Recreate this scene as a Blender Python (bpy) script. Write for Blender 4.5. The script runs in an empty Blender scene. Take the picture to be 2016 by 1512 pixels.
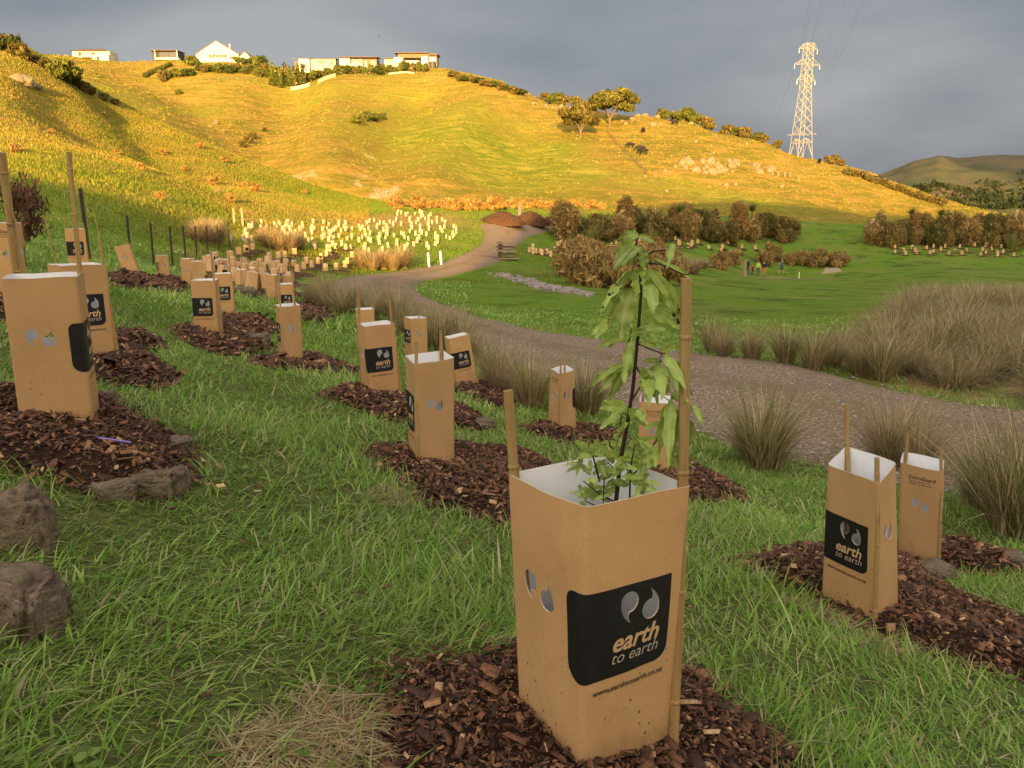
import bpy, bmesh, math, random
import numpy as np
from mathutils import Vector, Matrix, geometry
R = math.radians
random.seed(7); rng = np.random.default_rng(7)
scene = bpy.context.scene
col = scene.collection

# ------------------------------------------------------------------ camera, sky, sun, exposure
FPX, PITCH = 1580.0, R(12.5)
CP, SP = math.cos(PITCH), math.sin(PITCH)
cam_d = bpy.data.cameras.new('camera'); cam = bpy.data.objects.new('camera', cam_d); col.objects.link(cam)
cam_d.sensor_width = 36; cam_d.lens = FPX/2016*36; cam_d.clip_start = .05; cam_d.clip_end = 20000
cam.location = (0, 0, 0); cam.rotation_euler = (math.pi/2-PITCH, 0, 0)
scene.camera = cam
SUN_EL, SUN_AZ = R(8.5), R(2.0)          # light travels towards +Y, slightly towards +X
SD = Vector((math.sin(SUN_AZ)*math.cos(SUN_EL), math.cos(SUN_AZ)*math.cos(SUN_EL), -math.sin(SUN_EL)))
sun_d = bpy.data.lights.new('sun', 'SUN'); sun_d.energy = 2.45; sun_d.angle = R(.55); sun_d.color = (1, .61, .17)
sun = bpy.data.objects.new('sun', sun_d); col.objects.link(sun)
sun.rotation_euler = SD.to_track_quat('-Z', 'Y').to_euler(); sun.location = (-10, -60, 60)
w = bpy.data.worlds.new('World'); scene.world = w; w.use_nodes = True
def build_world():
    nt = w.node_tree; nt.nodes.clear(); L = nt.links.new
    def nd(t, **k):
        n = nt.nodes.new(t)
        for a, b in k.items(): setattr(n, a, b)
        return n
    out = nd('ShaderNodeOutputWorld'); bg = nd('ShaderNodeBackground'); bg.inputs[1].default_value = .15
    sky = nd('ShaderNodeTexSky', sky_type='NISHITA'); sky.sun_disc = False
    sky.sun_elevation = SUN_EL; sky.sun_rotation = R(180)+SUN_AZ; sky.air_density = 1.0; sky.dust_density = 2.5; sky.ozone_density = 1.0
    tc = nd('ShaderNodeTexCoord')
    mp = nd('ShaderNodeMapping'); mp.inputs['Scale'].default_value = (1, 1, 3.2); L(tc.outputs['Generated'], mp.inputs[0])
    n1 = nd('ShaderNodeTexNoise'); n1.inputs['Scale'].default_value = 1.9; n1.inputs['Detail'].default_value = 7; n1.inputs['Roughness'].default_value = .42; n1.inputs['Distortion'].default_value = .35
    L(mp.outputs[0], n1.inputs['Vector'])
    n2 = nd('ShaderNodeTexNoise'); n2.inputs['Scale'].default_value = 5.5; n2.inputs['Detail'].default_value = 6; n2.inputs['Roughness'].default_value = .42
    L(mp.outputs[0], n2.inputs['Vector'])
    # cloud tone: slate bellies to paler grey folds
    ad = nd('ShaderNodeMath', operation='MULTIPLY_ADD'); L(n2.outputs[0], ad.inputs[0]); ad.inputs[1].default_value = .24; L(n1.outputs[0], ad.inputs[2])
    cr = nd('ShaderNodeValToRGB'); e = cr.color_ramp.elements
    e[0].position = .46; e[0].color = (.145, .175, .235, 1); e[1].position = .80; e[1].color = (.40, .41, .43, 1)
    L(ad.outputs[0], cr.inputs[0])
    # the bank of cloud stands in the east (+Y); it breaks up overhead, the west is clear (the sun shines from there)
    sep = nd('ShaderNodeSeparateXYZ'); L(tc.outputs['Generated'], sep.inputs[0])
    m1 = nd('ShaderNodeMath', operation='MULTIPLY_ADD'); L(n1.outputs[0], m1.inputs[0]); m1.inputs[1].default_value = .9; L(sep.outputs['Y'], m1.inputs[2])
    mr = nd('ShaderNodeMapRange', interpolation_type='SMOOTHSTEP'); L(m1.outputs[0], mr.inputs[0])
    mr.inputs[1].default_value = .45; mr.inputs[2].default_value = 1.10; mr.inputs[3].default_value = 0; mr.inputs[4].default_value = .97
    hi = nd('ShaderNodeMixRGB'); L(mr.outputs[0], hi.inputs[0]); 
    # bright warm cloud veil, added to the open sky to lift the shaded foreground
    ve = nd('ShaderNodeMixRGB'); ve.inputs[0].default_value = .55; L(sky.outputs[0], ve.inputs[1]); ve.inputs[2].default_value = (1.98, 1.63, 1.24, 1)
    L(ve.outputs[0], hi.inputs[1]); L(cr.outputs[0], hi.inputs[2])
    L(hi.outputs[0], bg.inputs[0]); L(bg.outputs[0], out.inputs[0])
build_world()
scene.view_settings.view_transform = 'Standard'; scene.view_settings.look = 'None'
scene.view_settings.gamma = 1; scene.view_settings.exposure = 2.6; scene.view_settings.use_curve_mapping = False
scene.render.engine = 'CYCLES'
cy = scene.cycles; cy.max_bounces = 6; cy.diffuse_bounces = 3; cy.glossy_bounces = 2; cy.transmission_bounces = 3; cy.transparent_max_bounces = 8; cy.use_denoising = True

# ------------------------------------------------------------------ numeric noise
def _h(ix, iy, s):
    n = (ix*374761393 + iy*668265263 + s*1274126177) & 0x7fffffff
    n = ((n ^ (n >> 13))*1274126177) & 0x7fffffff
    return ((n ^ (n >> 16)) & 0xffff)/65535.0
def vnoise(x, y, s=0):
    x = np.asarray(x, float); y = np.asarray(y, float)
    ix = np.floor(x).astype(np.int64); iy = np.floor(y).astype(np.int64); fx = x-ix; fy = y-iy
    u = fx*fx*(3-2*fx); v = fy*fy*(3-2*fy)
    return ((_h(ix, iy, s)*(1-u)+_h(ix+1, iy, s)*u)*(1-v) + (_h(ix, iy+1, s)*(1-u)+_h(ix+1, iy+1, s)*u)*v)*2-1
def fbm(x, y, s=0, o=4):
    t = 0; a = 1; n = 0
    for k in range(o):
        t = t + a*vnoise(np.asarray(x)*2**k, np.asarray(y)*2**k, s+k*17); n += a; a *= .5
    return t/n

# ------------------------------------------------------------------ the lie of the land, from survey points (column, row of the photograph, metres ahead)
def ray(px, py):
    x = (px-1008)/FPX; u = (756-py)/FPX
    return x, CP+u*SP, -SP+u*CP
def at(px, py, Y):
    dx, dy, dz = ray(px, py); t = Y/dy
    return Vector((dx*t, Y, dz*t))
GPOS = [(1168,1424,1.20),(122,822,2.33),(850,908,3.07),(1692,1188,2.13),(1810,1089,3.33),(750,774,4.72),(1106,841,5.56),(915,754,6.85),(573,707,6.15),(412,657,6.27),(444,617,8.5),(172,700,3.7)]   # feet of the nearest guards
CPTS = [
(25,590,4.9),
 (155,535,8.5),(250,548,9.8),(322,552,14.5),(525,587,14.7),(178,520,13),(303,525,22),(400,500,32),(470,472,46),(470,503,38),(640,530,41),(530,570,20),
 (870,490,55),(800,450,70),(800,418,85),(560,440,66),(700,460,62),(845,525,46),(700,545,36),(700,585,19),(800,545,40),(950,520,48),(1000,455,78),(1050,440,86),(1100,432,92),
 (850,600,22),(1000,655,14.5),(1000,720,9.6),(1300,690,13),(1100,580,27),(1000,545,42),(1200,540,48),(1080,500,75),(1120,455,90),(1400,500,85),(1400,460,98),(1300,465,97),(1250,520,62),
 (1500,600,32),(1490,545,88),(1600,560,70),(1500,650,19),(1650,530,92),(1600,445,118),(1520,450,114),(1690,447,118),(1750,500,100),(1950,505,100),(1800,540,80),(1950,545,70),(1800,435,122),(1950,432,124),(1500,432,122),(1300,432,120),
 (1850,785,9.5),(1700,660,17),(1950,600,22),(1950,680,13.5),(1780,600,26),(2016,1010,4.4),(2016,810,8.5),(1400,870,6.4),(1400,700,12.1),(1600,760,9.3),
 # slope on the left
 (60,485,14),(100,420,30),(0,380,30),(0,330,45),(0,200,85),(0,88,115),(-250,330,45),(-250,60,110),(150,400,32),(150,300,62),(150,215,98),(150,168,114),(300,400,45),(300,300,90),(300,226,125),(430,420,55),(430,340,100),(430,288,127),
 (560,410,75),(560,370,110),(560,338,132),(700,408,95),(700,388,125),(850,407,130),(760,412,100),(640,415,85),
 (0,140,170),(150,205,165),(300,262,165),(430,330,160),(560,365,160),(-250,130,200),
 # far hill face
 (170,165,260),(165,126,392),(300,122,396),(430,124,400),(520,135,400),(610,146,398),(700,143,395),(800,141,390),(870,140,382),(940,153,370),(1000,172,360),(1060,186,350),(1130,204,340),(1200,219,332),(1300,225,322),(1400,247,312),(1500,273,305),(1600,317,300),(1650,323,300),(1750,357,300),(1850,390,302),(1950,418,305),(2016,426,306),(2300,440,320),(0,118,385),(-250,120,380),
 (300,215,225),(450,205,310),(500,212,300),(600,250,260),(800,250,270),(1000,250,280),(1000,330,210),(800,340,195),(650,350,170),(1200,330,225),(1400,330,240),(1600,372,240),(1750,402,250),(1000,390,155),(900,408,136),(1100,408,150),(1300,414,165),(1500,422,172),(1700,432,180),(1900,433,230),(1200,270,280),(480,262,215),(520,300,190),(700,190,340),(900,190,340),
 # behind the dam crest
 (1600,462,140),(1750,455,145),(1500,452,145),(1900,450,150),
]
WPTS = []
for x_ in (-4, -2, -.8, .3, 1.4, 3):
    for y_ in (-2.4, -1.6, -.6, .4): WPTS.append((x_, y_, -.72-.22*x_-.10*y_))
for (px, py, Y) in [(-250,120,380),(0,118,385),(165,126,392),(430,124,400),(610,146,398),(800,141,390),(1000,172,360),(1130,204,340),(1300,225,322),(1500,273,305),(1650,323,300),(1850,390,302),(2016,426,306),(2300,440,320)]:
    p = at(px, py, Y); z1 = p.z*.93-1.5
    WPTS.append((p.x*1.12, Y*1.12, z1)); WPTS.append((p.x*1.6, Y*1.6, p.z*.5-8)); 
for a_ in (-1.1, -.6, -.2, .2, .6, 1.1):
    WPTS.append((a_*900, 900, -14)); WPTS.append((a_*2000, 2000, -25)); WPTS.append((a_*4200, 4200, -40))
P = np.array([tuple(at(*c)) for c in CPTS]+[tuple(at(*c)-Vector((0, 0, .03))) for c in GPOS]+WPTS, float)
BK = .62
def ab(x, y):
    r = np.maximum(np.asarray(y, float)+3, .25)
    return np.asarray(x, float)/r, np.log(r)*BK, r
_a, _b, _r = ab(P[:, 0], P[:, 1])
_v = (P[:, 2]+.45)/_r
def _ker(d2): return np.sqrt(d2+.05**2)
_n = len(_a)
_K = _ker((_a[:, None]-_a[None])**2+(_b[:, None]-_b[None])**2) - np.eye(_n)*2e-3
_Q = np.stack([np.ones(_n), _a, _b], 1)
_M = np.block([[_K, _Q], [_Q.T, np.zeros((3, 3))]])
_W = np.linalg.solve(_M, np.concatenate([_v, np.zeros(3)]))
def v_raw(a, b):
    o = _W[_n]+_W[_n+1]*a+_W[_n+2]*b
    for k in range(_n): o = o+_W[k]*_ker((a-_a[k])**2+(b-_b[k])**2)
    return o
GA = np.linspace(-1.2, 1.2, 480); GB = np.linspace(math.log(.5)*BK, math.log(4000)*BK, 470)
_A, _B = np.meshgrid(GA, GB)
_RR = np.exp(_B/BK); GX = _A*_RR; GY = _RR-3
GZ = v_raw(_A, _B)*_RR-.45
# relief: gullies and terracettes on the hills, small hummocks near by
_far = np.clip((GY-95)/120, 0, 1)*np.clip((900-GY)/400, 0, 1)
_lft = np.clip((GY-25)/60, 0, 1)*np.clip((-_A-.28)/.15, 0, 1)*np.clip((150-GY)/40, 0, 1)
_hm = np.maximum(_far, _lft)
GZ += _hm*(fbm(GX/38, GY/60, 3, 5)*2.8+fbm(GX/11, GY/26, 9, 4)*1.15)
GZ += fbm(GX/1.1, GY/1.1, 5, 3)*np.clip((GY+3)/18, 0, 1)*.05*np.clip((60-GY)/30, 0, 1)+fbm(GX/.34, GY/.34, 8, 2)*.012*np.clip((14-GY)/6, 0, 1)
def carve(line, depth, wid):
    global GZ
    q = [at(*c) for c in line]
    d = np.full(GX.shape, 1e9)
    for A_, B_ in zip(q, q[1:]):
        ex, ey = B_.x-A_.x, B_.y-A_.y; t = np.clip(((GX-A_.x)*ex+(GY-A_.y)*ey)/(ex*ex+ey*ey), 0, 1); d = np.minimum(d, np.hypot(GX-A_.x-t*ex, (GY-A_.y-t*ey)*.7))
    GZ = GZ-depth*np.exp(-(d/wid)**2)*np.clip((GY-60)/40, 0, 1)
carve([(560,170,340),(530,240,280),(488,290,205),(540,325,185),(620,365,165)], 5.5, 12)      # gully below the boxy house
carve([(300,150,330),(400,235,270),(480,285,210)], 4.5, 13)
carve([(830,170,360),(790,260,262),(740,340,195),(700,385,160)], 3.5, 9)
carve([(1060,205,345),(1020,290,245),(960,385,165)], 3, 10)
carve([(660,170,350),(650,240,270),(620,330,180)], -3.5, 12)                              # spur between the gullies
carve([(940,180,345),(900,270,255),(860,370,175)], -3, 13)
carve([(90,200,98),(190,290,66),(260,350,52)], 1.1, 3.5); carve([(230,210,118),(330,280,96),(400,350,78)], 1.2, 4); carve([(30,180,92),(60,260,66),(90,330,48)], -.9, 4)
def H(x, y):
    a, b, r = ab(x, y)
    i = np.clip((a-GA[0])/(GA[1]-GA[0]), 0, len(GA)-1.001); j = np.clip((b-GB[0])/(GB[1]-GB[0]), 0, len(GB)-1.001)
    i0 = i.astype(int) if hasattr(i, 'astype') else int(i); j0 = j.astype(int) if hasattr(j, 'astype') else int(j)
    fi = i-i0; fj = j-j0
    return (GZ[j0, i0]*(1-fi)+GZ[j0, i0+1]*fi)*(1-fj)+(GZ[j0+1, i0]*(1-fi)+GZ[j0+1, i0+1]*fi)*fj
def h(x, y): return float(H(np.array([x]), np.array([y]))[0])
_YS = np.exp(np.linspace(math.log(3.4), math.log(900), 1800))-3
def hit(px, py):
    """where the line of sight through (px, py) first meets the ground"""
    dx, dy, dz = ray(px, py)
    X = dx/dy*_YS; Z = dz/dy*_YS
    d = Z-H(X, _YS)
    k = np.nonzero(d < 0)[0]
    if len(k) == 0: k = [int(np.argmin(np.where(_YS > 60, d/_YS, 9)))]   # above the skyline: the crest below it
    k = max(int(k[0]), 1); t = d[k-1]/(d[k-1]-d[k]) if d[k-1] > d[k] else 0
    Y = _YS[k-1]+(_YS[k]-_YS[k-1])*min(max(t, 0), 1)
    return Vector((dx/dy*Y, Y, h(dx/dy*Y, Y)))
def on(px, Y, py=430):
    """ground point on column px (at about row py), Y metres ahead"""
    dx, dy, dz = ray(px, py)
    return Vector((dx/dy*Y, Y, h(dx/dy*Y, Y)))

# ------------------------------------------------------------------ object helpers
def tag(o, label=None, cat=None, group=None, kind=None):
    if label: o['label'] = label
    if cat: o['category'] = cat
    if group: o['group'] = group
    if kind: o['kind'] = kind
    return o
def mesh(name, V, F, mats, mi=None, colr=None, smooth=False, attrs=None):
    """V (n,3), F: list of faces or (m,k) int array"""
    me = bpy.data.meshes.new(name)
    V = np.asarray(V, np.float32).reshape(-1, 3)
    if isinstance(F, np.ndarray):
        k = F.shape[1]; m = len(F)
        me.vertices.add(len(V)); me.vertices.foreach_set('co', V.ravel())
        me.loops.add(m*k); me.loops.foreach_set('vertex_index', F.astype(np.int32).ravel())
        me.polygons.add(m); me.polygons.foreach_set('loop_start', np.arange(0, m*k, k, dtype=np.int32))
        me.update(calc_edges=True)
    else:
        me.from_pydata(V.tolist(), [], [tuple(int(i) for i in f) for f in F]); me.update()
    if not isinstance(mats, (list, tuple)): mats = [mats]
    for m_ in mats: me.materials.append(m_)
    if mi is not None: me.polygons.foreach_set('material_index', np.asarray(mi, np.int32))
    if colr is not None:
        ca = me.color_attributes.new('Col', 'FLOAT_COLOR', 'POINT'); c4 = np.ones((len(V), 4), np.float32); c4[:, :3] = colr
        ca.data.foreach_set('color', c4.ravel())
    for k_, a_ in (attrs or {}).items():
        at_ = me.attributes.new(k_, 'FLOAT', 'POINT'); at_.data.foreach_set('value', np.asarray(a_, np.float32))
    if smooth: me.polygons.foreach_set('use_smooth', np.ones(len(me.polygons), bool))
    return me
def obj(name, me, parent=None, loc=None, rz=None):
    o = bpy.data.objects.new(name, me); col.objects.link(o)
    if parent is not None: o.parent = parent
    if loc is not None: o.location = loc
    if rz is not None: o.rotation_euler = (0, 0, rz)
    return o
def empty(name, loc, rz=0, s=1):
    o = bpy.data.objects.new(name, None); col.objects.link(o); o.location = loc; o.rotation_euler = (0, 0, rz); o.scale = (s, s, s); o.empty_display_size = .1
    return o
class MB:
    """collects boxes, tubes and polygons; build() links them as ONE mesh object"""
    def __init__(s): s.v = []; s.f = []; s.m = []; s.mi = 0
    def add(s, V, F):
        b = len(s.v); s.v += [tuple(p) for p in V]; s.f += [tuple(i+b for i in f) for f in F]; s.m += [s.mi]*len(F); return s
    def box(s, c, d, rz=0, rot=None):
        M_ = rot if rot is not None else Matrix.Rotation(rz, 3, 'Z')
        V = [Vector(c)+M_@Vector((sx*d[0]/2, sy*d[1]/2, sz*d[2]/2)) for sz in (-1, 1) for sx, sy in ((-1, -1), (1, -1), (1, 1), (-1, 1))]
        return s.add(V, [(3, 2, 1, 0), (4, 5, 6, 7), (0, 1, 5, 4), (1, 2, 6, 5), (2, 3, 7, 6), (3, 0, 4, 7)])
    def tube(s, pts, rad, n=6, cap=True):
        pts = [Vector(p) for p in pts]
        if not hasattr(rad, '__len__'): rad = [rad]*len(pts)
        V = []; F = []
        for i, p in enumerate(pts):
            d = (pts[min(i+1, len(pts)-1)]-pts[max(i-1, 0)]).normalized()
            a = d.orthogonal().normalized() if abs(d.z) < .99 else Vector((1, 0, 0)); a = (a-d*a.dot(d)).normalized(); b = d.cross(a)
            if i and (a-la).length > 1.0: pass
            la = a
            V += [p+(a*math.cos(2*math.pi*k/n)+b*math.sin(2*math.pi*k/n))*rad[i] for k in range(n)]
        for i in range(len(pts)-1):
            for k in range(n): F.append((i*n+k, i*n+(k+1) % n, (i+1)*n+(k+1) % n, (i+1)*n+k))
        if cap: F.append(tuple(range(n-1, -1, -1))); F.append(tuple(range((len(pts)-1)*n, len(pts)*n)))
        return s.add(V, F)
    def bar(s, a, b, w_=.05): return s.tube([a, b], w_/2*1.414, 4)
    def me(s, name, mats, smooth=False): return mesh(name, s.v, s.f, mats, mi=s.m, smooth=smooth)
    def build(s, name, mats, parent=None, smooth=False, loc=None, rz=None): return obj(name, s.me(name, mats, smooth), parent, loc, rz)

# ------------------------------------------------------------------ materials
class NT:
    def __init__(s, name):
        s.m = bpy.data.materials.new(name); s.m.use_nodes = True; s.t = s.m.node_tree; s.t.nodes.clear()
        s.out = s.t.nodes.new('ShaderNodeOutputMaterial')
    def n(s, t, ins=None, **k):
        x = s.t.nodes.new(t)
        for a, b in k.items(): setattr(x, a, b)
        for a, b in (ins or {}).items(): s.set(x.inputs[a], b)
        return x
    def set(s, sock, b):
        if isinstance(b, bpy.types.NodeSocket): s.t.links.new(b, sock)
        else:
            if isinstance(b, (tuple, list)) and len(b) == 3 and sock.type == 'RGBA': b = (*b, 1)
            sock.default_value = b
    def noise(s, scale, detail=4, rough=.55, vec=None, sc=None, dist=0):
        v = vec
        if v is None: v = s.n('ShaderNodeNewGeometry').outputs['Position']
        if sc: v = s.n('ShaderNodeMapping', {0: v, 'Scale': sc}).outputs[0]
        return s.n('ShaderNodeTexNoise', {'Vector': v, 'Scale': scale, 'Detail': detail, 'Roughness': rough, 'Distortion': dist}).outputs[0]
    def ramp(s, f, stops):
        r = s.n('ShaderNodeValToRGB', {0: f}); e = r.color_ramp.elements
        while len(e) < len(stops): e.new(.5)
        for el, (p, c) in zip(e, stops): el.position = p; el.color = (*c, 1) if len(c) == 3 else c
        return r.outputs[0]
    def rng(s, f, a, b, c=0, d=1): return s.n('ShaderNodeMapRange', {0: f, 1: a, 2: b, 3: c, 4: d}).outputs[0]
    def mix(s, f, a, b, mode='MIX'): return s.n('ShaderNodeMixRGB', {0: f, 1: a, 2: b}, blend_type=mode).outputs[0]
    def math(s, op, a, b=0.): return s.n('ShaderNodeMath', {0: a, 1: b}, operation=op).outputs[0]
    def attr(s, name): return s.n('ShaderNodeAttribute', attribute_name=name)
    def pbsdf(s, colr, rough=.8, bump=None, bs=.3, bd=.01, **k):
        ins = {'Base Color': colr, 'Roughness': rough}; ins.update(k)
        b = s.n('ShaderNodeBsdfPrincipled', ins)
        if 'Specular IOR Level' not in k: b.inputs['Specular IOR Level'].default_value = .25
        if bump is not None: s.set(b.inputs['Normal'], s.n('ShaderNodeBump', {'Height': bump, 'Strength': bs, 'Distance': bd}).outputs[0])
        s.set(s.out.inputs[0], b.outputs[0]); return s.m
    def leafy(s, colr, trans=.35, rough=.55, spec=.2):
        d = s.n('ShaderNodeBsdfPrincipled', {'Base Color': colr, 'Roughness': rough, 'Specular IOR Level': spec}); t = s.n('ShaderNodeBsdfTranslucent', {0: colr})
        x = s.n('ShaderNodeMixShader', {0: trans, 1: d.outputs[0], 2: t.outputs[0]}); s.set(s.out.inputs[0], x.outputs[0]); return s.m
def simple(name, c, rough=.7, nscale=20, var=.25, bump=0., metallic=0., bd=.01):
    t = NT(name); tc = t.n('ShaderNodeTexCoord').outputs['Object']
    nz = t.noise(nscale, 5, .6, tc)
    cc = t.mix(t.rng(nz, .3, .7), tuple(x*(1-var) for x in c), tuple(min(x*(1+var), 1) for x in c))
    return t.pbsdf(cc, rough, nz if bump else None, bump, bd, Metallic=metallic)
def vcol(name, rough=.8, trans=0., nscale=0, var=.2, spec=.2):
    t = NT(name); c = t.attr('Col').outputs['Color']
    if nscale: c = t.mix(1., c, t.ramp(t.noise(nscale, 4), [(.3, (1-var,)*3), (.7, (1+var,)*3)]), 'MULTIPLY')
    if trans: return t.leafy(c, trans, rough, spec)
    return t.pbsdf(c, rough, **{'Specular IOR Level': spec})

# ------------------------------------------------------------------ the ground: one sheet, colours of the plants that grow on it
def gauss(px, py, ra, rb):
    p = hit(px, py) if not isinstance(px, Vector) else px
    a, b, r = ab(p.x, p.y)
    return np.exp(-(((_A-a)/ra)**2+((_B-b)/rb)**2))
def poly_mask(pts, soft=0.0):
    """1 inside a world polygon (list of Vectors)"""
    ins = np.zeros(GX.shape, bool); n = len(pts)
    for i in range(n):
        x1, y1 = pts[i].x, pts[i].y; x2, y2 = pts[(i+1) % n].x, pts[(i+1) % n].y
        c = (y1 > GY) != (y2 > GY)
        with np.errstate(divide='ignore', invalid='ignore'): xi = (x2-x1)*(GY-y1)/(y2-y1)+x1
        ins ^= c & (GX < xi)
    return ins.astype(float)
def in_poly(x, y, pts):
    ins = np.zeros(np.shape(x), bool); n = len(pts)
    for i in range(n):
        x1, y1 = pts[i][0], pts[i][1]; x2, y2 = pts[(i+1) % n][0], pts[(i+1) % n][1]
        c = (y1 > y) != (y2 > y)
        with np.errstate(divide='ignore', invalid='ignore'): xi = (x2-x1)*(y-y1)/(y2-y1+1e-12)+x1
        ins ^= c & (x < xi)
    return ins
hillm = np.clip(np.maximum(np.clip((GY-120)/40, 0, 1), np.clip((GY-26)/16, 0, 1)*np.clip((-_A-.12)/.2, 0, 1)), 0, 1)
dry = .45*hillm
for (px, py, ra, rb, s_) in [(1350,290,.16,.12,.9),(1500,320,.12,.10,.8),(1650,345,.12,.10,.6),(1800,385,.12,.08,.6),(220,140,.09,.10,.8),(330,150,.05,.06,.5),(100,200,.12,.12,.45),(530,260,.05,.12,.5),(480,300,.08,.1,.4),(900,395,.12,.05,.5),(720,440,.08,.06,.7),(840,430,.07,.05,.7),(560,450,.08,.05,.5),(1250,405,.12,.05,.4),(700,360,.06,.06,.4),(1050,200,.08,.05,.5)]:
    dry = dry+gauss(px, py, ra, rb)*s_
for (px, py, ra, rb, s_) in [(1150,290,.07,.08,.5),(900,260,.14,.14,.45),(1050,350,.12,.06,.4),(400,190,.08,.10,.35),(250,380,.2,.14,.4),(680,400,.12,.06,.5),(1450,385,.12,.05,.4)]:
    dry = dry-gauss(px, py, ra, rb)*s_
for (px, py, ra, rb, s_) in [(1780,700,.10,.10,.9),(1900,680,.12,.14,.9),(1990,720,.1,.14,.9),(1900,610,.12,.12,.9),(1980,620,.1,.14,.9),(2080,650,.1,.2,.9)]: dry = dry+gauss(px, py, ra, rb)*s_
dry = np.clip(dry, 0, 1)
clay = np.zeros_like(dry)
for (px, py, ra, rb, s_) in [(745,385,.022,.030,1.),(775,378,.012,.022,.9),(700,358,.018,.022,.8),(740,315,.028,.008,.8),(870,395,.012,.016,.8),(940,400,.018,.014,.7),(650,385,.02,.03,.5),(610,340,.03,.02,.5),(820,360,.03,.015,.5),(720,345,.03,.02,.5),(760,330,.04,.012,.5),(590,350,.02,.012,.7),(560,310,.03,.012,.5),(1390,372,.03,.008,.5),(1480,405,.03,.006,.5),(1450,320,.05,.02,.45),(1270,240,.05,.02,.4),(1080,200,.03,.015,.4)]:
    clay = clay+gauss(px, py, ra*.8, rb*.8)*s_*.82
near = np.clip((9-GY)/6, 0, 1)
lush = np.clip((GY-8)/8, 0, 1)*(1-hillm)
def ground_mat():
    t = NT('ground_grass')
    pos = t.n('ShaderNodeNewGeometry').outputs['Position']
    hm, dr, cl, nr = (t.attr(k).outputs['Fac'] for k in ('hill', 'dry', 'clay', 'near'))
    big = t.noise(.045, 5, .6, pos); mid = t.noise(.5, 6, .65, pos); fine = t.noise(5, 5, .7, pos); tiny = t.noise(38, 4, .7, pos)
    terr = t.noise(.55, 6, .68, pos, (.13, .13, 1.5), .6)
    lawn = t.mix(t.rng(fine, .3, .7), (.088, .155, .015), (.165, .245, .028))
    lawn = t.mix(t.rng(t.noise(.22, 6, .65, pos), .46, .68), lawn, (.19, .20, .045))
    lawn = t.mix(t.rng(t.noise(.35, 6, .7, pos), .50, .66), lawn, (.060, .095, .014))
    past = t.mix(t.rng(mid, .32, .68), (.115, .150, .011), (.235, .235, .022))
    past = t.mix(t.rng(terr, .48, .62), past, (.35, .285, .045))
    dryc = t.mix(t.rng(mid, .3, .7), (.27, .165, .030), (.40, .255, .055))
    dryc = t.mix(t.rng(terr, .40, .60), dryc, (.17, .15, .020))
    f = t.math('ADD', t.math('MULTIPLY', t.rng(t.noise(.03, 6, .65, pos), .3, .7), .75), dr)
    f = t.math('ADD', f, t.math('MULTIPLY', t.math('SUBTRACT', fine, .5), .9))
    hillc = t.mix(t.rng(f, .45, .95), past, dryc)
    hillc = t.mix(t.rng(t.noise(.8, 7, .8, pos, (1, .5, 2)), .56, .70), hillc, (.075, .075, .012))
    c = t.mix(hm, lawn, hillc)
    c = t.mix(t.math('MULTIPLY', t.math('SUBTRACT', 1., hm), t.rng(dr, .25, .8)), c, t.mix(t.rng(mid, .3, .7), (.22, .13, .05), (.36, .24, .10)))
    c = t.mix(t.rng(t.math('ADD', cl, t.math('MULTIPLY', t.math('SUBTRACT', t.noise(.35, 8, .8, pos, (1, .4, 1)), .5), 2.6)), .42, .75), c, t.mix(fine, (.36, .26, .13), (.52, .40, .23)))
    soil = t.mix(t.rng(tiny, .3, .7), (.07, .07, .025), (.14, .155, .045))
    c = t.mix(nr, c, soil)
    bmp = t.math('ADD', t.math('MULTIPLY', fine, .5), t.math('MULTIPLY', mid, 1.))
    return t.pbsdf(c, .95, t.math('ADD', bmp, t.math('MULTIPLY', t.math('MULTIPLY', hm, t.noise(.28, 6, .7, pos)), 5.)), .8, .3, **{'Specular IOR Level': .05})
M_GROUND = ground_mat()
nj, ni = GX.shape
idx = np.arange(nj*ni).reshape(nj, ni)
FQ = np.stack([idx[:-1, :-1], idx[:-1, 1:], idx[1:, 1:], idx[1:, :-1]], -1).reshape(-1, 4)
ground = obj('ground', mesh('ground', np.stack([GX, GY, GZ], -1).reshape(-1, 3), FQ, M_GROUND, smooth=True, attrs={'hill': hillm.ravel(), 'dry': dry.ravel(), 'clay': clay.ravel(), 'near': near.ravel()}))
tag(ground, 'grassy valley floor and pasture hillsides', kind='structure')

# the hill behind the camera whose shade lies over the foreground: its crest follows from the line where the shade ends
CRY = -62.0
def crest_from(px, py, lift=0):
    p = hit(px, py); k = (p.y-CRY)/SD.y
    return p.x-SD.x*k, p.z+lift-SD.z*k
edge = [crest_from(-150, 320), crest_from(0, 338), crest_from(110, 362), crest_from(230, 392), crest_from(330, 412), crest_from(420, 448), crest_from(520, 492), crest_from(640, 506), crest_from(740, 545), crest_from(850, 552), crest_from(930, 540), crest_from(985, 492), crest_from(1030, 438), crest_from(1100, 425), crest_from(1250, 408), crest_from(1400, 398), crest_from(1550, 402), crest_from(1700, 424, 0), crest_from(1850, 432, 0), crest_from(2016, 432, 0), crest_from(2250, 430, 0)]
edge.sort(); EX = np.array([e[0] for e in edge]); EZ = np.array([e[1] for e in edge])
bx_ = np.concatenate([np.linspace(-400, -90, 26), np.linspace(-88, 120, 150), np.linspace(126, 400, 26)])
by_ = np.concatenate([-2.2-np.linspace(0, 1, 30)**1.5*55, np.linspace(-58, -68, 11), np.linspace(-75, -420, 18)])
BX, BY = np.meshgrid(bx_, by_)
crest = np.interp(BX, EX, EZ)
h0 = H(np.clip(BX, -1.0, 1.4), np.full(BX.shape, -2.2))-.22*(BX-np.clip(BX, -1.0, 1.4))*np.exp(-np.abs(BX)/18)
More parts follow.
